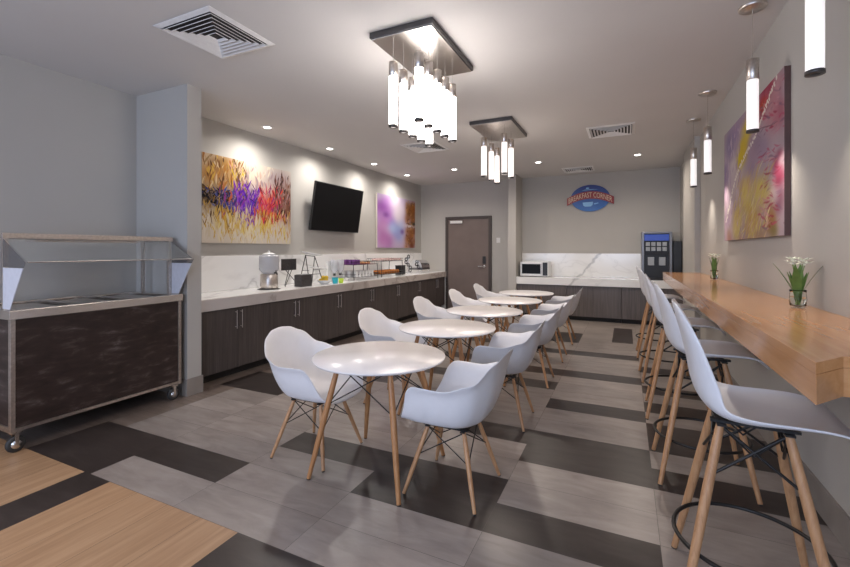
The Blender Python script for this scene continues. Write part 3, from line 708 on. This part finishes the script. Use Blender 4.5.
def make_armchair(label):
    """local +x is the front, seat centre over the origin"""
    t = thing('armchair', label, 'chair', (0, 0, 0), 0, 'white moulded armchairs at the tables')
    seat = .415
    NA = 72; rows = []
    def rim(th):   # th: 0 front .. pi back (symmetric)
        d = math.degrees(th)
        c_, s_ = math.cos(th), math.sin(th)
        # superellipse plan
        n_ = 3.2
        rr = (abs(c_ / .280) ** n_ + abs(s_ / .305) ** n_) ** (-1 / n_) if d < 90 else (abs(c_ / .335) ** 2.5 + abs(s_ / .305) ** 2.5) ** (-1 / 2.5)
        z = interp([(0, .418), (26, .423), (36, .436), (46, .468), (55, .56), (63, .668), (70, .686), (102, .682), (128, .722), (150, .825), (166, .866), (180, .875)], d)
        return rr, z
    def foot(th):
        d = math.degrees(th)
        rr, z = rim(th)
        fr = interp([(0, .97), (28, .93), (48, .82), (70, .73), (110, .70), (150, .62), (180, .60)], d)
        return rr * fr
    NT = 18
    for i in range(1, NT + 1):
        row = []
        for j in range(NA):
            ang = 2 * PI * j / NA; th = ang if ang <= PI else 2 * PI - ang
            R, Zr = rim(th); F = foot(th); u = i / NT
            if u <= .45:
                r_ = F * u / .45 * .92; z = seat + .020 * (u / .45) ** 2
            else:
                s_ = (u - .45) / .55
                z0 = seat + .020; r0 = F * .92
                k = 1 - math.cos(min(1, s_ * 1.25) * PI / 2)
                r_ = r0 + (R - r0) * (.55 * math.sin(s_ * PI / 2) + .45 * s_)
                z = z0 + (Zr - z0) * (.45 * (1 - math.cos(s_ * PI / 2)) + .55 * s_ ** 1.25)
                if s_ > .86: r_ += .022 * ((s_ - .86) / .14) ** 1.5 * (1 if Zr > .6 else 0); z -= .004 * ((s_ - .86) / .14) ** 2 * (1 if Zr > .6 else 0)
            row.append((r_ * math.cos(ang), r_ * math.sin(ang), z))
        rows.append(row)
    sh = shell(rows, 'seat_shell', t, center=(0, 0, seat))
    hub = []
    for s_ in ((1, 1), (1, -1), (-1, 1), (-1, -1)):
        dowel(MB(), (.115 * s_[0], .115 * s_[1], .392), (.222 * s_[0], .228 * s_[1], .006), .011, .0145, .010).build('leg', 'leg_wood', t)
        MB().cyl((.222 * s_[0], .228 * s_[1]), .010, .0005, .006, 10).build('foot_cap', 'black_plastic', t)
    MB().box(-.14, -.125, .396, .14, -.10, .405).box(-.14, .10, .396, .14, .125, .405).box(-.125, -.14, .390, -.10, .14, .397).box(.10, -.14, .390, .125, .14, .397).build('seat_mount', 'black_metal', t)
    def P_(s_, z): f_ = (.392 - z) / .386; return Vector(((.115 + .107 * f_) * s_[0], (.115 + .113 * f_) * s_[1], z))
    loop = [(1, 1), (1, -1), (-1, -1), (-1, 1)]
    for k in range(4):
        a, c_ = loop[k], loop[(k + 1) % 4]
        MB().tube([P_(a, .385), P_(c_, .225)], .0035, 6).tube([P_(c_, .385), P_(a, .225)], .0035, 6).build('cross_brace', 'black_metal', t)
    return t
LXc, RXc = -2.015, -.965
c0 = None
for i in range(5):
    for side in (0, 1):
        lab = 'white armchair with wooden legs, %s on the %s side of the tables' % (['nearest', 'second nearest', 'middle', 'fourth', 'farthest'][i], ['cabinet', 'bar stool'][side])
        x, rz = ((LXc, 0), (RXc, PI))[side]
        rz += [.03, -.04, .02, .05, -.03, .04, -.02, .03, -.05, .02][i * 2 + side] * .6
        if c0 is None: c0 = make_armchair(lab); c0.location = (x, CH_Y[i], 0); c0.rotation_euler = (0, 0, rz)
        else: dup(c0, (x, CH_Y[i], 0), rz, lab)

# =====================================================================
# BAR and STOOLS
# =====================================================================
BT = 1.125
t = thing('bar_counter', 'long honey-coloured wooden bar counter fixed to the right wall with clipped corner', 'bar counter', (0, 0, 0))
poly = [(.495, 1.59), (.60, 1.72), (.967, 1.72), (.967, 7.17), (.49, 7.17)]
MB().prism([(x, y, BT - .035) for x, y in poly], (0, 0, .035)).build('top', 'bar_wood', t, .002)
MB().prism([(x, y, BT - .125) for x, y in [(.497, 1.594), (.602, 1.724), (.66, 1.724), (.66, 7.165), (.493, 7.165)]], (0, 0, .089)).build('apron', 'bar_wood', t, .002)
MB().box(.66, 1.724, BT - .095, .965, 1.77, BT - .036).build('end_apron', 'bar_wood', t)

def make_stool(label):
    t = thing('bar_stool', label, 'bar stool', (0, 0, 0), 0, 'white bar stools along the wooden bar')
    # profile: s in 0..1 from seat front to back top
    prof = [(.320, -.052), (.298, -.014), (.225, .008), (.12, .002), (.0, -.012), (-.09, -.010), (-.150, .018), (-.188, .075), (-.205, .15), (-.220, .24), (-.242, .33), (-.262, .405), (-.266, .43)]
    wid = [.15, .200, .225, .232, .232, .228, .220, .212, .208, .205, .190, .145, .09]
    lift = [.000, .006, .018, .030, .042, .050, .045, .030, .018, .012, .008, .003, .0]
    fwd = [0, 0, 0, 0, .0, .012, .045, .075, .070, .055, .040, .020, .010]
    rows = []; NV = 21
    # resample with catmull
    def cr(p, i, f_):
        g_ = lambda k: p[max(0, min(len(p) - 1, k))]
        a, b_, c_, d_ = g_(i - 1), g_(i), g_(i + 1), g_(i + 2)
        return .5 * ((2 * b_) + (-a + c_) * f_ + (2 * a - 5 * b_ + 4 * c_ - d_) * f_ ** 2 + (-a + 3 * b_ - 3 * c_ + d_) * f_ ** 3)
    px = [p[0] for p in prof]; pz = [p[1] for p in prof]
    for i in range(len(prof) - 1):
        for f_ in (0, .5):
            x, z, w_, l_, fw = (cr(q, i, f_) for q in (px, pz, wid, lift, fwd))
            row = []
            for j in range(NV):
                v = -1 + 2 * j / (NV - 1); e = abs(v) ** 2.4
                row.append((x + fw * e, w_ * math.sin(v * PI / 2 * .92) / math.sin(PI / 2 * .92), .80 + z + l_ * e))
            rows.append(row)
    i = len(prof) - 1
    rows.append([(px[i] + fwd[i] * abs(-1 + 2 * j / (NV - 1)) ** 2.4, wid[i] * (-1 + 2 * j / (NV - 1)), .80 + pz[i]) for j in range(NV)])
    shell(rows, 'seat_shell', t, closed=False, thick=.008)
    zt, zf = .765, .006; a0, a1 = .105, .25
    def P_(s_, z): f_ = (zt - z) / (zt - zf); q = a0 + (a1 - a0) * f_; return Vector((q * s_[0], q * s_[1], z))
    for s_ in ((1, 1), (1, -1), (-1, 1), (-1, -1)):
        dowel(MB(), P_(s_, zt), P_(s_, zf), .014, .0185, .013).build('leg', 'leg_wood', t)
        MB().cyl(P_(s_, zf)[:2], .013, .0005, .006, 10).build('foot_cap', 'black_plastic', t)
    MB().box(-.14, -.12, .768, .14, -.09, .778).box(-.14, .09, .768, .14, .12, .778).box(-.12, -.14, .760, -.09, .14, .768).box(.09, -.14, .760, .12, .14, .768).build('seat_mount', 'black_metal', t)
    loop = [(1, 1), (1, -1), (-1, -1), (-1, 1)]
    for k in range(4):
        a, c_ = loop[k], loop[(k + 1) % 4]
        m_ = (P_(a, .64) + P_(c_, .64)) / 2; m_.z = .655
        MB().tube([P_(a, .755), P_(c_, .565)], .006, 6).tube([P_(c_, .755), P_(a, .565)], .006, 6).tube([P_(a, .755) * 1, m_ * .86 + Vector((0, 0, .09)), P_(c_, .755)], .0045, 6).build('cross_brace', 'black_metal', t)
    rz_ = .262; R = P_((1, 1), rz_).xy.length - .022
    MB().tube([(R * math.cos(2 * PI * k / 48), R * math.sin(2 * PI * k / 48), rz_) for k in range(48)], .0085, 10, closed=True).build('foot_ring', 'black_metal', t)
    return t
s0 = None
for i, y in enumerate([2.13, 3.245, 4.35, 5.46, 6.60]):
    lab = 'white bar stool with wooden legs, ' + ['nearest the viewer', 'second from the viewer', 'middle one of the five', 'fourth from the viewer', 'farthest, by the far bar end'][i]
    x = .45 - .015 * i
    if s0 is None: s0 = make_stool(lab); s0.location = (x, y, 0); s0.rotation_euler = (0, 0, -.05)
    else: dup(s0, (x, y, 0), [0, .02, -.03, .04, 0][i], lab)

# vases with flowers
def vase(y, x, s_, lab, lab2, h_):
    t = thing('glass_vase', lab, 'vase', (x, y, BT + .0005), 0, 'glass vases on the bar')
    MB().lathe([(.001, .003), (.030, .003), (.036, .012), (.040, .05), (.036, .085), (.039, .10), (.0375, .10), (.0345, .085), (.038, .05), (.034, .014), (.001, .008)], n=28).build('jar', 'glass', t)
    MB().lathe([(.001, .010), (.033, .016), (.037, .05), (.036, .062), (.001, .062)], n=24).build('water', 'glass', t)
    b_ = thing('flower_bunch', lab2, 'flowers', (x, y, BT + .02), 0, 'white flowers in glass vases')
    rr = random.Random(int(y * 10))
    tips = [(.02, -.03, h_ * .86), (-.02, .02, h_ * .95), (.0, .035, h_ * .82), (-.03, -.02, h_ * .88), (.03, .02, h_ * .93)]
    sm_ = MB()
    for k, p in enumerate(tips):
        p = Vector(p); sm_.tube([(p.x * -.3, p.y * -.3, 0), (p.x * .3, p.y * .3, p.z * .5), p], .0022, 6)
        fl_ = MB()
        for q in range(6):
            a = 2 * PI * q / 6 + k; d = Vector((math.cos(a), math.sin(a), .55)).normalized(); n_ = Vector((-math.sin(a), math.cos(a), 0))
            fl_.add([p, p + d * .022 + n_ * .012, p + d * .050 + Vector((0, 0, -.004)), p + d * .022 - n_ * .012, p + d * .018 + Vector((0, 0, .004))], [(0, 1, 4), (1, 2, 4), (2, 3, 4), (3, 0, 4)], True)
        fl_.ball(p, .006)
        fl_.build('blossom', 'petal_white', b_)
    sm_.build('stems', 'stem_green', b_)
    for k in range(8):
        a = k * 2 * PI / 8 + .4; out = s_ * (1 if k % 2 else .55); d = Vector((math.cos(a), math.sin(a), 0)); n_ = Vector((-math.sin(a), math.cos(a), 0))
        vs = []; N = 7
        for q in range(N + 1):
            f_ = q / N; p = d * out * (f_ ** 1.3) + Vector((0, 0, h_ * (f_ - .12 * f_ * f_) * (1 if k % 2 else .8))); wd = .011 * math.sin(PI * min(1, f_ * .93 + .08)) * (1.9 if k % 2 else 1.1) + .001
            vs += [p - n_ * wd, p + Vector((0, 0, -.003)), p + n_ * wd]
        fs = []
        for q in range(N): fs += [(q * 3, q * 3 + 1, q * 3 + 4, q * 3 + 3), (q * 3 + 1, q * 3 + 2, q * 3 + 5, q * 3 + 4)]
        MB().add(vs, fs, True).build('leaf', 'leaf_green', b_)
vase(3.06, .875, .11, 'small clear glass vase on the bar nearer the viewer, below the large canvas', 'bunch of white flowers with long green leaves in the nearer vase', .26)
vase(5.60, .88, .05, 'small clear glass vase farther along the bar, past the large canvas', 'narrow bunch of white flowers in the farther vase on the bar', .26)

# =====================================================================
# SERVING CART with sneeze guard
# =====================================================================
t = thing('serving_cart', 'stainless steel buffet serving cart with dark mottled panels, on casters by left wall', 'serving cart', (0, 0, 0))
ax0, ax1, ay0, ay1 = -4.66, -3.925, 1.46, 2.735
MB().box(ax0 + .03, ay0 + .03, .17, ax1 - .03, ay1 - .03, .95).build('cabinet_body', 'black_metal', t)
MB().box(ax1 - .03, ay0 + .028, .178, ax1 - .008, ay1 - .028, .95).build('front_panel', 'cart_panel', t)
MB().box(ax0 + .035, ay0 + .008, .19, ax1 - .035, ay0 + .03, .945).build('side_panel', 'cart_panel', t)
MB().box(ax0 + .035, ay1 - .03, .19, ax1 - .035, ay1 - .008, .945).build('side_panel', 'cart_panel', t)
for x in (ax0, ax1 - .035):
    for y in (ay0, ay1 - .028): MB().box(x, y, .15, x + .035, y + .028, .955).build('corner_post', 'steel_brushed', t, .002)
MB().box(ax1 - .03, ay0 + .028, .155, ax1, ay1 - .028, .177).box(ax0, ay0 + .035, .15, ax0 + .03, ay1 - .035, .19).box(ax0 + .035, ay0, .15, ax1 - .035, ay0 + .03, .19).box(ax0 + .035, ay1 - .03, .15, ax1 - .035, ay1, .19).build('bottom_rail', 'steel_brushed', t)
rim_ = MB(); z0, z1 = .955, 1.02
rim_.box(ax1 - .07, ay0 - .01, z0, ax1 + .01, ay1 + .01, z1).box(ax0 - .01, ay0 - .01, z0, ax0 + .07, ay1 + .01, z1)
wy = [ay0 + .06 + i * (ay1 - ay0 - .12) / 3 for i in range(4)]
for i in range(4): rim_.box(ax0 + .07, (ay0 - .01) if i == 0 else wy[i] - .02, z0, ax1 - .07, (ay1 + .01) if i == 3 else wy[i] + .02, z1)
rim_.build('top_rim', 'steel', t, .003)
for i in range(3):
    a, c_ = wy[i] + .02 + (.04 if i == 0 else 0) * 0, wy[i + 1] - .02
    MB().box(ax0 + .075, a + .003, .958, ax1 - .075, c_ - .003, .985).build('food_well', 'vent_shade', t)
    MB().box(ax0 + .13, a + .06, .985, ax1 - .13, c_ - .06, 1.005).build('well_lid', 'steel_brushed', t, .003)
# sneeze guard
MB().box(-4.52, ay0 + .0, 1.535, -4.05, ay1 - .0, 1.575).build('guard_shelf', 'steel_brushed', t, .003)
for x, y in ((-4.085, ay0 + .012), (-4.085, ay1 - .04), (-4.50, ay0 + .012), (-4.50, ay1 - .04)):
    MB().box(x, y, 1.02, x + .028, y + .028, 1.535).build('guard_post', 'steel_brushed', t, .002)
MB().prism([(-4.052, ay0 + .02, 1.533), (-3.735, ay0 + .02, 1.368), (-3.739, ay0 + .02, 1.362), (-4.056, ay0 + .02, 1.527)], (0, ay1 - ay0 - .04, 0)).build('sneeze_glass', 'guard_glass', t)
MB().tube([(-3.737, ay0 + .02, 1.365), (-3.737, ay1 - .02, 1.365)], .0045, 8).build('glass_edge', 'steel', t)
MB().box(-4.36, ay0 + .25, 1.515, -4.20, ay1 - .25, 1.533).build('heat_lamp_tray', 'steel', t)
for y in (ay0 + .006, ay1 - .010):
    MB().prism([(-4.055, y, 1.53), (-3.737, y, 1.362), (-3.765, y, 1.325), (-4.055, y, 1.325)], (0, .005, 0)).build('end_glass', 'tinted_glass', t)
    MB().prism([(-4.055, y, 1.323), (-3.767, y, 1.323), (-3.955, y, 1.025), (-4.055, y, 1.025)], (0, .005, 0)).build('end_panel', 'white_reflection', t)  # lower part of the end glass, its ceiling reflection painted as solid white
# casters
for x in (ax0 + .06, ax1 - .035):
    for y in (ay0 + .04, ay1 - .06):
        c_ = MB().box(x - .03, y - .03, .138, x + .03, y + .03, .15).box(x - .026, y - .012, .05, x - .022, y + .012, .138).box(x + .022, y - .012, .05, x + .026, y + .012, .138).build('caster', 'steel', t)
        wh = MB(); pr = [(.008, -.014), (.045, -.016), (.056, -.010), (.058, 0), (.056, .010), (.045, .016), (.008, .014)]
        wh.lathe(pr, n=24); wh.v = [(x + z, y + a_, .0585 + b_) for (a_, b_, z) in wh.v]; wh.build('wheel', 'rubber', c_)
        h_ = MB().lathe([(.001, -.019), (.030, -.019), (.030, .019), (.001, .019)], n=16); h_.v = [(x + z, y + a_, .0585 + b_) for (a_, b_, z) in h_.v]; h_.build('hub', 'chrome', c_)

# =====================================================================
# THINGS ON THE LEFT COUNTER
# =====================================================================
CZ = .9205
tag(MB().cyl((-4.38, 4.31), .15, CZ, CZ + .006, 32).build('serving_mat', 'black_plastic'), 'round black mat under the drink dispenser', 'mat')
t = thing('beverage_dispenser', 'drink dispenser with clear tank on a steel base, on the marble counter', 'drink dispenser', (-4.38, 4.31, CZ + .0065))
MB().lathe([(.001, 0), (.115, 0), (.118, .005), (.112, .19), (.105, .20), (.001, .20)], n=32).build('base', 'steel_brushed', t)
MB().lathe([(.08, .201), (.11, .235), (.128, .26), (.128, .43), (.12, .455), (.001, .455), (.001, .448), (.115, .448), (.122, .43), (.122, .262), (.07, .205)], n=32).build('tank', 'frosted_tank', t)
MB().lathe([(.001, .462), (.085, .458), (.09, .468), (.05, .485), (.001, .49)], n=32).ball((0, 0, .50), .016).build('lid', 'plate_white', t)
MB().tube([(.10, 0, .215), (.14, 0, .215), (.145, 0, .19)], .010, 8).tube([(.125, 0, .215), (.125, 0, .25)], .006, 8).build('spigot', 'black_plastic', t)
t = thing('menu_stand', 'square black chalkboard sign on thin crossed wire legs, right of the drink dispenser', 'sign stand', (-4.45, 4.76, CZ))
MB().box(-.006, -.15, .235, .006, .15, .40).build('board', 'slate', t, .002)
MB().tube([(.06, -.14, .004), (0, .06, .235)], .005, 6).tube([(.06, .14, .004), (0, -.06, .235)], .005, 6).tube([(-.08, 0, .004), (0, 0, .24)], .005, 6).build('wire_legs', 'black_metal', t)
t = thing('napkin_holder', 'low square dark slate box standing in front of the menu stand', 'holder', (-4.27, 4.86, CZ))
MB().box(-.07, -.11, 0, .07, .11, .17).build('box', 'slate', t, .004)
MB().box(-.055, -.09, .171, .055, .09, .178).build('napkins', 'label_grey', t)
# tilted two-plate stand
t = thing('plate_stand', 'black wire stand carrying two white oval plates one above the other', 'plate stand', (-4.38, 5.19, CZ))
MB().tube([(.12, -.20, .004), (-.02, -.13, .45)], .007, 8).tube([(.12, .12, .004), (-.02, .08, .43)], .007, 8).tube([(-.12, -.16, .004), (-.02, -.13, .45)], .007, 8).tube([(-.12, .13, .004), (-.02, .08, .43)], .007, 8).tube([(-.02, -.13, .45), (-.02, .08, .43)], .006, 8).tube([(.07, -.17, .16), (.07, .10, .16)], .005, 6).tube([(.07, -.16, .22), (-.07, -.15, .22)], .005, 6).tube([(.07, .10, .22), (-.07, .11, .22)], .005, 6).build('frame', 'black_metal', t)
for (x, y, z, s_) in ((0, -.03, .455, 1), (.05, .05, .235, .95)):
    MB().lathe([(.001, 0), (.07, 0), (.13, .018), (.15, .028), (.15, .033), (.128, .024), (.07, .006), (.001, .006)], n=32).build('plate', 'plate_white', t); o = t.children[-1]; o.location = (x, y, z); o.scale = (1.05 * s_, 1.3 * s_, 1); o.rotation_euler = (-.12, .14, 0)
fb = thing('fruit_bowl', 'shallow white bowl holding yellow fruit under the plate stand', 'bowl', (-4.26, 5.33, CZ))
MB().lathe([(.001, .001), (.05, .001), (.10, .035), (.115, .06), (.111, .06), (.096, .04), (.05, .008), (.001, .008)], n=32).build('bowl', 'plate_white', fb)
for i, (x, y, z) in enumerate([(-.035, -.04, .055), (.035, -.03, .055), (.0, .04, .055), (-.02, .0, .10), (.03, .01, .098)]):
    o = MB().ball((0, 0, 0), .032, (1, 1.25, 1), 14, 10).build('lemon', 'fruit_yellow'); o.location = (-4.26 + x, 5.33 + y, CZ + z)
    tag(o, 'yellow lemon piled in the shallow white bowl on the counter', 'fruit', 'lemons in the white bowl')
def cup(name, label, mat, x, y, h_, r_):
    t = thing(name, label, 'cup', (x, y, CZ)); MB().lathe([(.001, 0), (r_ * .8, 0), (r_, h_), (r_ * .93, h_), (r_ * .74, .006), (.001, .006)], n=24).build('cup_body', mat, t)
    MB().lathe([(r_ * .9, h_), (r_ * 1.06, h_ + .004), (r_ * 1.06, h_ + .010), (r_ * .9, h_ + .010)], n=24).build('rim', mat, t)
cup('plastic_cup', 'cyan plastic cup at the counter front, right of the plate stand', 'cyan_plastic', -4.16, 5.47, .085, .05)
cup('plastic_cup', 'lime yellow plastic cup beside the cyan cup', 'lime_plastic', -4.14, 5.60, .065, .042)
# condiment box and white jars
t = thing('cereal_dispenser', 'clear and white cereal dispenser between the cups and pastry rack', 'dispenser', (-4.42, 5.86, CZ))
MB().box(-.11, -.16, 0, .11, .16, .03).box(-.11, -.16, .03, -.06, .16, .34).build('stand', 'plate_white', t, .004)
for y in (-.08, .08):
    MB().lathe([(.02, .14), (.065, .20), (.065, .36), (.06, .365), (.001, .365)], (.01, y, 0), 20).build('hopper', 'frosted_tank', t)
    MB().lathe([(.001, .10), (.022, .10), (.022, .14), (.001, .14)], (.01, y, 0), 16).build('valve', 'black_plastic', t)
def rack(label, x, y, L, z1, z2, W_=.34):
    t = thing('serving_rack', label, 'rack', (x, y, CZ), 0, 'two-tier wire racks on the counter')
    for sx in (-1, 1):
        for sy in (0, 1):
            MB().tube([(sx * W_ / 2, sy * L, .002), (sx * W_ / 2 * .9, sy * L, z2)], .006, 8).build('post', 'black_metal', t)
    for z in (z1, z2):
        b_ = MB(); 
        for zz in (z, z + .05): b_.tube([(-W_ / 2, 0, zz), (W_ / 2, 0, zz), (W_ / 2, L, zz), (-W_ / 2, L, zz)], .005, 6, closed=True)
        n_ = int(L / .06)
        for k in range(n_ + 1): b_.tube([(W_ / 2, L * k / n_, z), (W_ / 2, L * k / n_, z + .05)], .0025, 5); b_.tube([(-W_ / 2, L * k / n_, z), (-W_ / 2, L * k / n_, z + .05)], .0025, 5)
        b_.build('basket', 'black_metal', t)
        MB().box(-W_ / 2 + .006, .006, z - .003, W_ / 2 - .006, L - .006, z + .003).build('tray', 'maroon' if (z == z2 and x != -4.425) else 'label_grey', t)
    return t
rack('nearer black two-tier wire rack with maroon tray of pastries above small cartons', -4.42, 6.12, .78, .05, .27)
rack('farther black two-tier wire rack with rolls above a basket of oranges', -4.425, 7.05, .85, .05, .31)
def many(name, cat, label, group, mat, pts, f_):
    first = None
    for p in pts:
        if first is None: first = f_(MB()).build(name, mat); o = first; tag(o, label, cat, group)
        else: o = first.copy(); COL.objects.link(o)
        o.location = p; o.rotation_euler = (0, 0, U_(0, 3) if name != 'milk_carton' else 0)
tz = CZ + .2735
many('jam_packet', 'packet', 'small purple packet heaped at near end of the maroon rack tray', 'purple packets on the rack', 'purple', [(-4.53 + .075 * i, 6.18 + .07 * j, tz + .001 + .0) for i in range(4) for j in range(3)], lambda m_: m_.box(-.03, -.022, 0, .03, .022, .085))
many('croissant', 'pastry', 'golden brown pastry in a row on the maroon rack tray', 'pastries on the nearer rack', 'pastry_brown', [(-4.50 + .13 * i, 6.46 + .10 * j, tz + .022) for i in range(2) for j in range(4)], lambda m_: m_.ball((0, 0, 0), .03, (1.3, 1, .75), 12, 8))
many('milk_carton', 'carton', 'white carton standing in the lower basket of the nearer rack', 'cartons in the lower basket', 'plate_white', [(-4.51 + .12 * i, 6.20 + .10 * j, CZ + .0535) for i in range(3) for j in range(6)], lambda m_: m_.box(-.028, -.03, 0, .028, .03, .10))
many('bread_roll', 'bread', 'pale pinkish roll on the upper tray of the farther rack', 'rolls on the farther rack', 'bread_pink', [(-4.51 + .11 * i, 7.15 + .11 * j, CZ + .314 + .026) for i in range(3) for j in range(7)], lambda m_: m_.ball((0, 0, 0), .036, (1, 1.15, .7), 12, 8))
many('orange', 'fruit', 'orange in the lower basket of the farther rack', 'oranges in the lower basket', 'orange_fruit', [(-4.52 + .095 * i, 7.14 + .095 * j, CZ + .054 + .038) for i in range(3) for j in range(8)], lambda m_: m_.ball((0, 0, 0), .038, (1, 1, 1), 14, 10))
t = thing('tea_box', 'black box standing between the farther rack and chrome ring stand', 'box', (-4.42, 8.10, CZ))
MB().box(-.07, -.10, 0, .07, .10, .18).build('box', 'black_plastic', t, .004)
MB().box(-.075, -.105, .181, .075, .105, .20).build('lid', 'black_plastic', t, .004)
t = thing('spiral_stand', 'chrome stand of stacked rings near the far end of the counter', 'stand', (-4.44, 8.50, CZ))
MB().cyl((0, 0), .08, 0, .012, 24).build('base', 'chrome', t)
MB().tube([(0, 0, .012), (0, 0, .44)], .007, 8).build('pole', 'chrome', t)
for k in range(6):
    a = k * 1.1; z = .07 + k * .062; c_ = Vector((.05 * math.cos(a), .07 * math.sin(a), z))
    MB().tube([c_ + Vector((.0 + .02 * math.sin(q * PI / 8) * 0, .052 * math.cos(q * PI / 8), .036 * math.sin(q * PI / 8))) for q in range(16)], .013, 8, closed=True).build('ring', 'dark_chrome', t)
t = thing('chafing_dish', 'chrome roll-top chafing dish at the far end of the counter', 'chafing dish', (-4.38, 8.98, CZ))
MB().box(-.16, -.22, .07, .16, .22, .12).build('pan', 'dark_chrome', t, .01)
dm = MB(); NN = 14; vs = []; 
for i in range(NN + 1):
    a = PI * i / NN
    for y in (-.215, .215): vs.append((-.155 * math.cos(a), y, .122 + .18 * math.sin(a)))
fs = [(2 * i, 2 * i + 2, 2 * i + 3, 2 * i + 1) for i in range(NN)] + [tuple(2 * i for i in range(NN + 1)), tuple(2 * i + 1 for i in range(NN + 1))[::-1]]
dm.add(vs, fs[:NN], True); dm.add(vs, fs[NN:]); dm.build('roll_lid', 'chrome', t)
MB().tube([(.15, -.07, .20), (.185, -.07, .21), (.185, .07, .21), (.15, .07, .20)], .007, 8).build('handle', 'black_plastic', t)
for x in (-.14, .14):
    for y in (-.19, .19): MB().tube([(x, y, .001), (x, y, .07)], .009, 8).build('leg', 'chrome', t)
